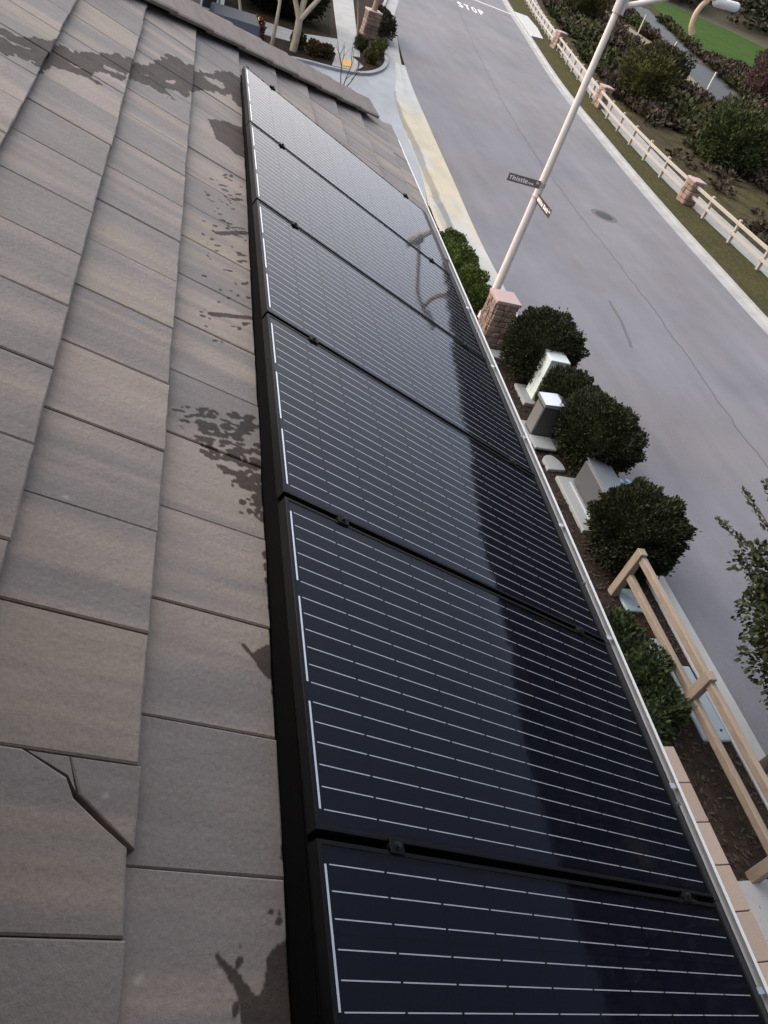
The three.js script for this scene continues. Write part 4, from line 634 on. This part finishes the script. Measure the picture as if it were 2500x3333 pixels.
bareTree('thin dark twiggy shrub in front of the yellow ramp', [6.35, 0.02, -32.6], 2.3, [[0.1, 1, -0.05], [0.5, 1, 0], [-0.3, 1, 0.1]], 91, barkDark, 0.035, 'bare_shrub', 2);
bareTree('thin bare sapling beside the pavement on the neighbour corner', [8.95, 0.1, -45.4], 4.2, [[-0.25, 1, 0]], 95, barkPale, 0.05);
{ // ramp with yellow tactile plate
  const g = thing('kerb_ramp', 'yellow tactile paving plate in the concrete corner ramp', 'ramp', [0, 0, 0]);
  mesh('ramp', slab([[6.65, -37.6], [7.75, -37.9], [8.35, -39.2], [7.95, -40.7], [7.2, -40.3]], 0.05, 0.138), concreteMat, g);
  const y = mesh('tactile_plate', slab([[7.2, -38.05], [7.68, -38.35], [7.82, -39.55], [7.32, -39.3]], 0.14, 0.16), std([0.62, 0.33, 0.05], 0.7), g); srand(5);
  const domes = []; for (let a = 0; a < 5; a++) for (let b = 0; b < 11; b++) domes.push(new THREE.SphereGeometry(0.022, 6, 4, 0, 6.3, 0, 1.57).scale(1, 0.4, 1).translate(7.27 + a * 0.095 + b * 0.012, 0.166, -38.18 - b * 0.112 - a * 0.05)); mesh('domes', domes, std([0.62, 0.33, 0.05], 0.7), y);
}
[[5.9, -38.6, 0.3, [0.10, 0.06, 0.035]], [6.5, -38.9, 0.26, [0.09, 0.06, 0.03]], [5.2, -39.0, 0.3, [0.045, 0.055, 0.02]], [8.9, -40.6, 0.3, [0.09, 0.085, 0.03]], [9.4, -42.2, 0.34, [0.10, 0.10, 0.035]], [8.7, -42.6, 0.3, [0.06, 0.07, 0.025]], [9.85, -43.6, 0.3, [0.085, 0.10, 0.03]], [3.3, -38.9, 0.36, [0.12, 0.05, 0.03]]].forEach(([x, z, r, c], i) => shrub('bed_plant', ['rusty low plant in the corner bed by the bare tree', 'rusty low plant in the corner bed next to the ramp', 'small green plant behind the forked bare tree', 'straw-coloured tuft beside the yellow ramp plate', 'yellow-green tuft near the rounded kerb', 'green tuft at the pavement edge by the stone pillar', 'yellow-green tuft close to the far stone pillar', 'reddish low plant by the parked car'][i], [x, 0.1, z], r, { n: 700, size: 0.12, c, lump: 0.4, group: 'low plants on the neighbour corner', cat: 'plant' }));
shrub('hedge', 'dense dark hedge behind the bare trees on the neighbour corner', [4.6, 0.1, -45.6], 1.5, { n: 12000, size: 0.15, c: [0.024, 0.025, 0.012], sx: 1.7, sz: 1.1, flat: 0.6, lump: 0.25, cat: 'hedge' });
shrub('hedge', 'dark hedge along the pavement in front of the far stone pillar', [10.75, 0.1, -48.6], 0.8, { n: 4200, size: 0.1, c: [0.022, 0.02, 0.012], sx: 0.7, sz: 3.2, flat: 0.7, cat: 'hedge' });
{
  const g = thing('neighbour_house', 'grey neighbouring house with white-framed window at the top edge', 'house', [-5.95, 0.1, -41.8]);
  const w = mesh('wall', box(15.4, 5.4, 5.6, 0, 2.7, 0), std([0.22, 0.205, 0.20], 0.95, { bumpMap: withRepeat(grain, 4), bumpScale: 0.004 }), g);
  const roofG = new THREE.ExtrudeGeometry(new THREE.Shape([[-8.2, 0], [8.2, 0], [4.6, 1.7], [-4.6, 1.7]].map((q) => new THREE.Vector2(...q))), { depth: 6.2, bevelEnabled: false }).translate(0, 5.4, -3.1); mesh('roof', roofG, std([0.12, 0.10, 0.09], 0.95), g);
  mesh('corner_trim', box(0.16, 5.4, 0.16, 7.72, 2.7, 2.8), std([0.72, 0.74, 0.76], 0.6), g);
  for (const y of [0.55, 1.55, 2.55, 3.55]) { const f = mesh('window', box(0.72, 0.95, 0.06, 7.2, y + 0.3, 2.81), std([0.62, 0.64, 0.66], 0.5), g); mesh('pane', box(0.56, 0.8, 0.02, 7.2, y + 0.3, 2.845), std([0.03, 0.033, 0.036], 0.12), f); }
}
{ // parked car, half hidden by the roof
  const g = thing('parked_car', 'dark blue parked car with red tail lamp, half hidden behind the roof', 'car', [2.1, 0.02, -34.6], -Math.PI / 2 + 0.04);
  const sh = new THREE.Shape(); sh.moveTo(-2.1, 0.3); sh.lineTo(2.1, 0.3); sh.quadraticCurveTo(2.2, 0.6, 2.1, 0.85); sh.lineTo(1.6, 0.95); sh.lineTo(1.0, 1.42); sh.lineTo(-0.6, 1.45); sh.lineTo(-1.3, 0.98); sh.lineTo(-2.05, 0.85); sh.closePath();
  mesh('body', new THREE.ExtrudeGeometry(sh, { depth: 1.6, bevelEnabled: true, bevelSize: 0.06, bevelThickness: 0.08, bevelSegments: 3 }).translate(0, 0, -0.8), new THREE.MeshPhysicalMaterial({ color: new THREE.Color().setRGB(0.022, 0.027, 0.042), roughness: 0.6, specularIntensity: 0.5 }), g);
  mesh('window', [box(1.3, 0.34, 1.78, 0.15, 1.18, 0)], std([0.02, 0.02, 0.025], 0.1), g);
  for (const x of [-1.35, 1.35]) for (const z of [-0.82, 0.82]) { const w = mesh('wheel', cyl(0.32, 0.32, 0.2, 20).rotateX(Math.PI / 2).translate(x, 0.32, z), std([0.02, 0.02, 0.02], 0.9), g); mesh('rim', cyl(0.2, 0.2, 0.21, 16).rotateX(Math.PI / 2).translate(x, 0.32, z), alu, w); }
  for (const z of [-0.62, 0.62]) mesh('tail_lamp', rbox(0.08, 0.16, 0.3, 0.02, 2.16, 0.72, z), std([0.5, 0.02, 0.03], 0.3), g);
}
{ // lit garden lamp
  const g = thing('garden_lamp', 'lit yellow garden lamp on the neighbour corner behind the parked car', 'lamp', [3.28, 0.1, -39.0]);
  mesh('post', cyl(0.03, 0.04, 0.45, 8, 0, 0.22, 0), blackMetal, g); mesh('globe', new THREE.SphereGeometry(0.13, 16, 12).scale(0.8, 1.3, 0.8).translate(0, 0.56, 0), new THREE.MeshStandardMaterial({ color: 0xffe060, emissive: new THREE.Color().setRGB(1.0, 0.78, 0.05), emissiveIntensity: 1.6 }), g); mesh('hood', cyl(0.03, 0.12, 0.05, 12, 0, 0.75, 0), blackMetal, g);
  const l = new THREE.PointLight(0xffc24a, 3.0, 0, 2); l.position.set(0, 0.56, 0); l.castShadow = true; l.shadow.radius = 5; g.add(l);
}
renderer.render(scene, camera);
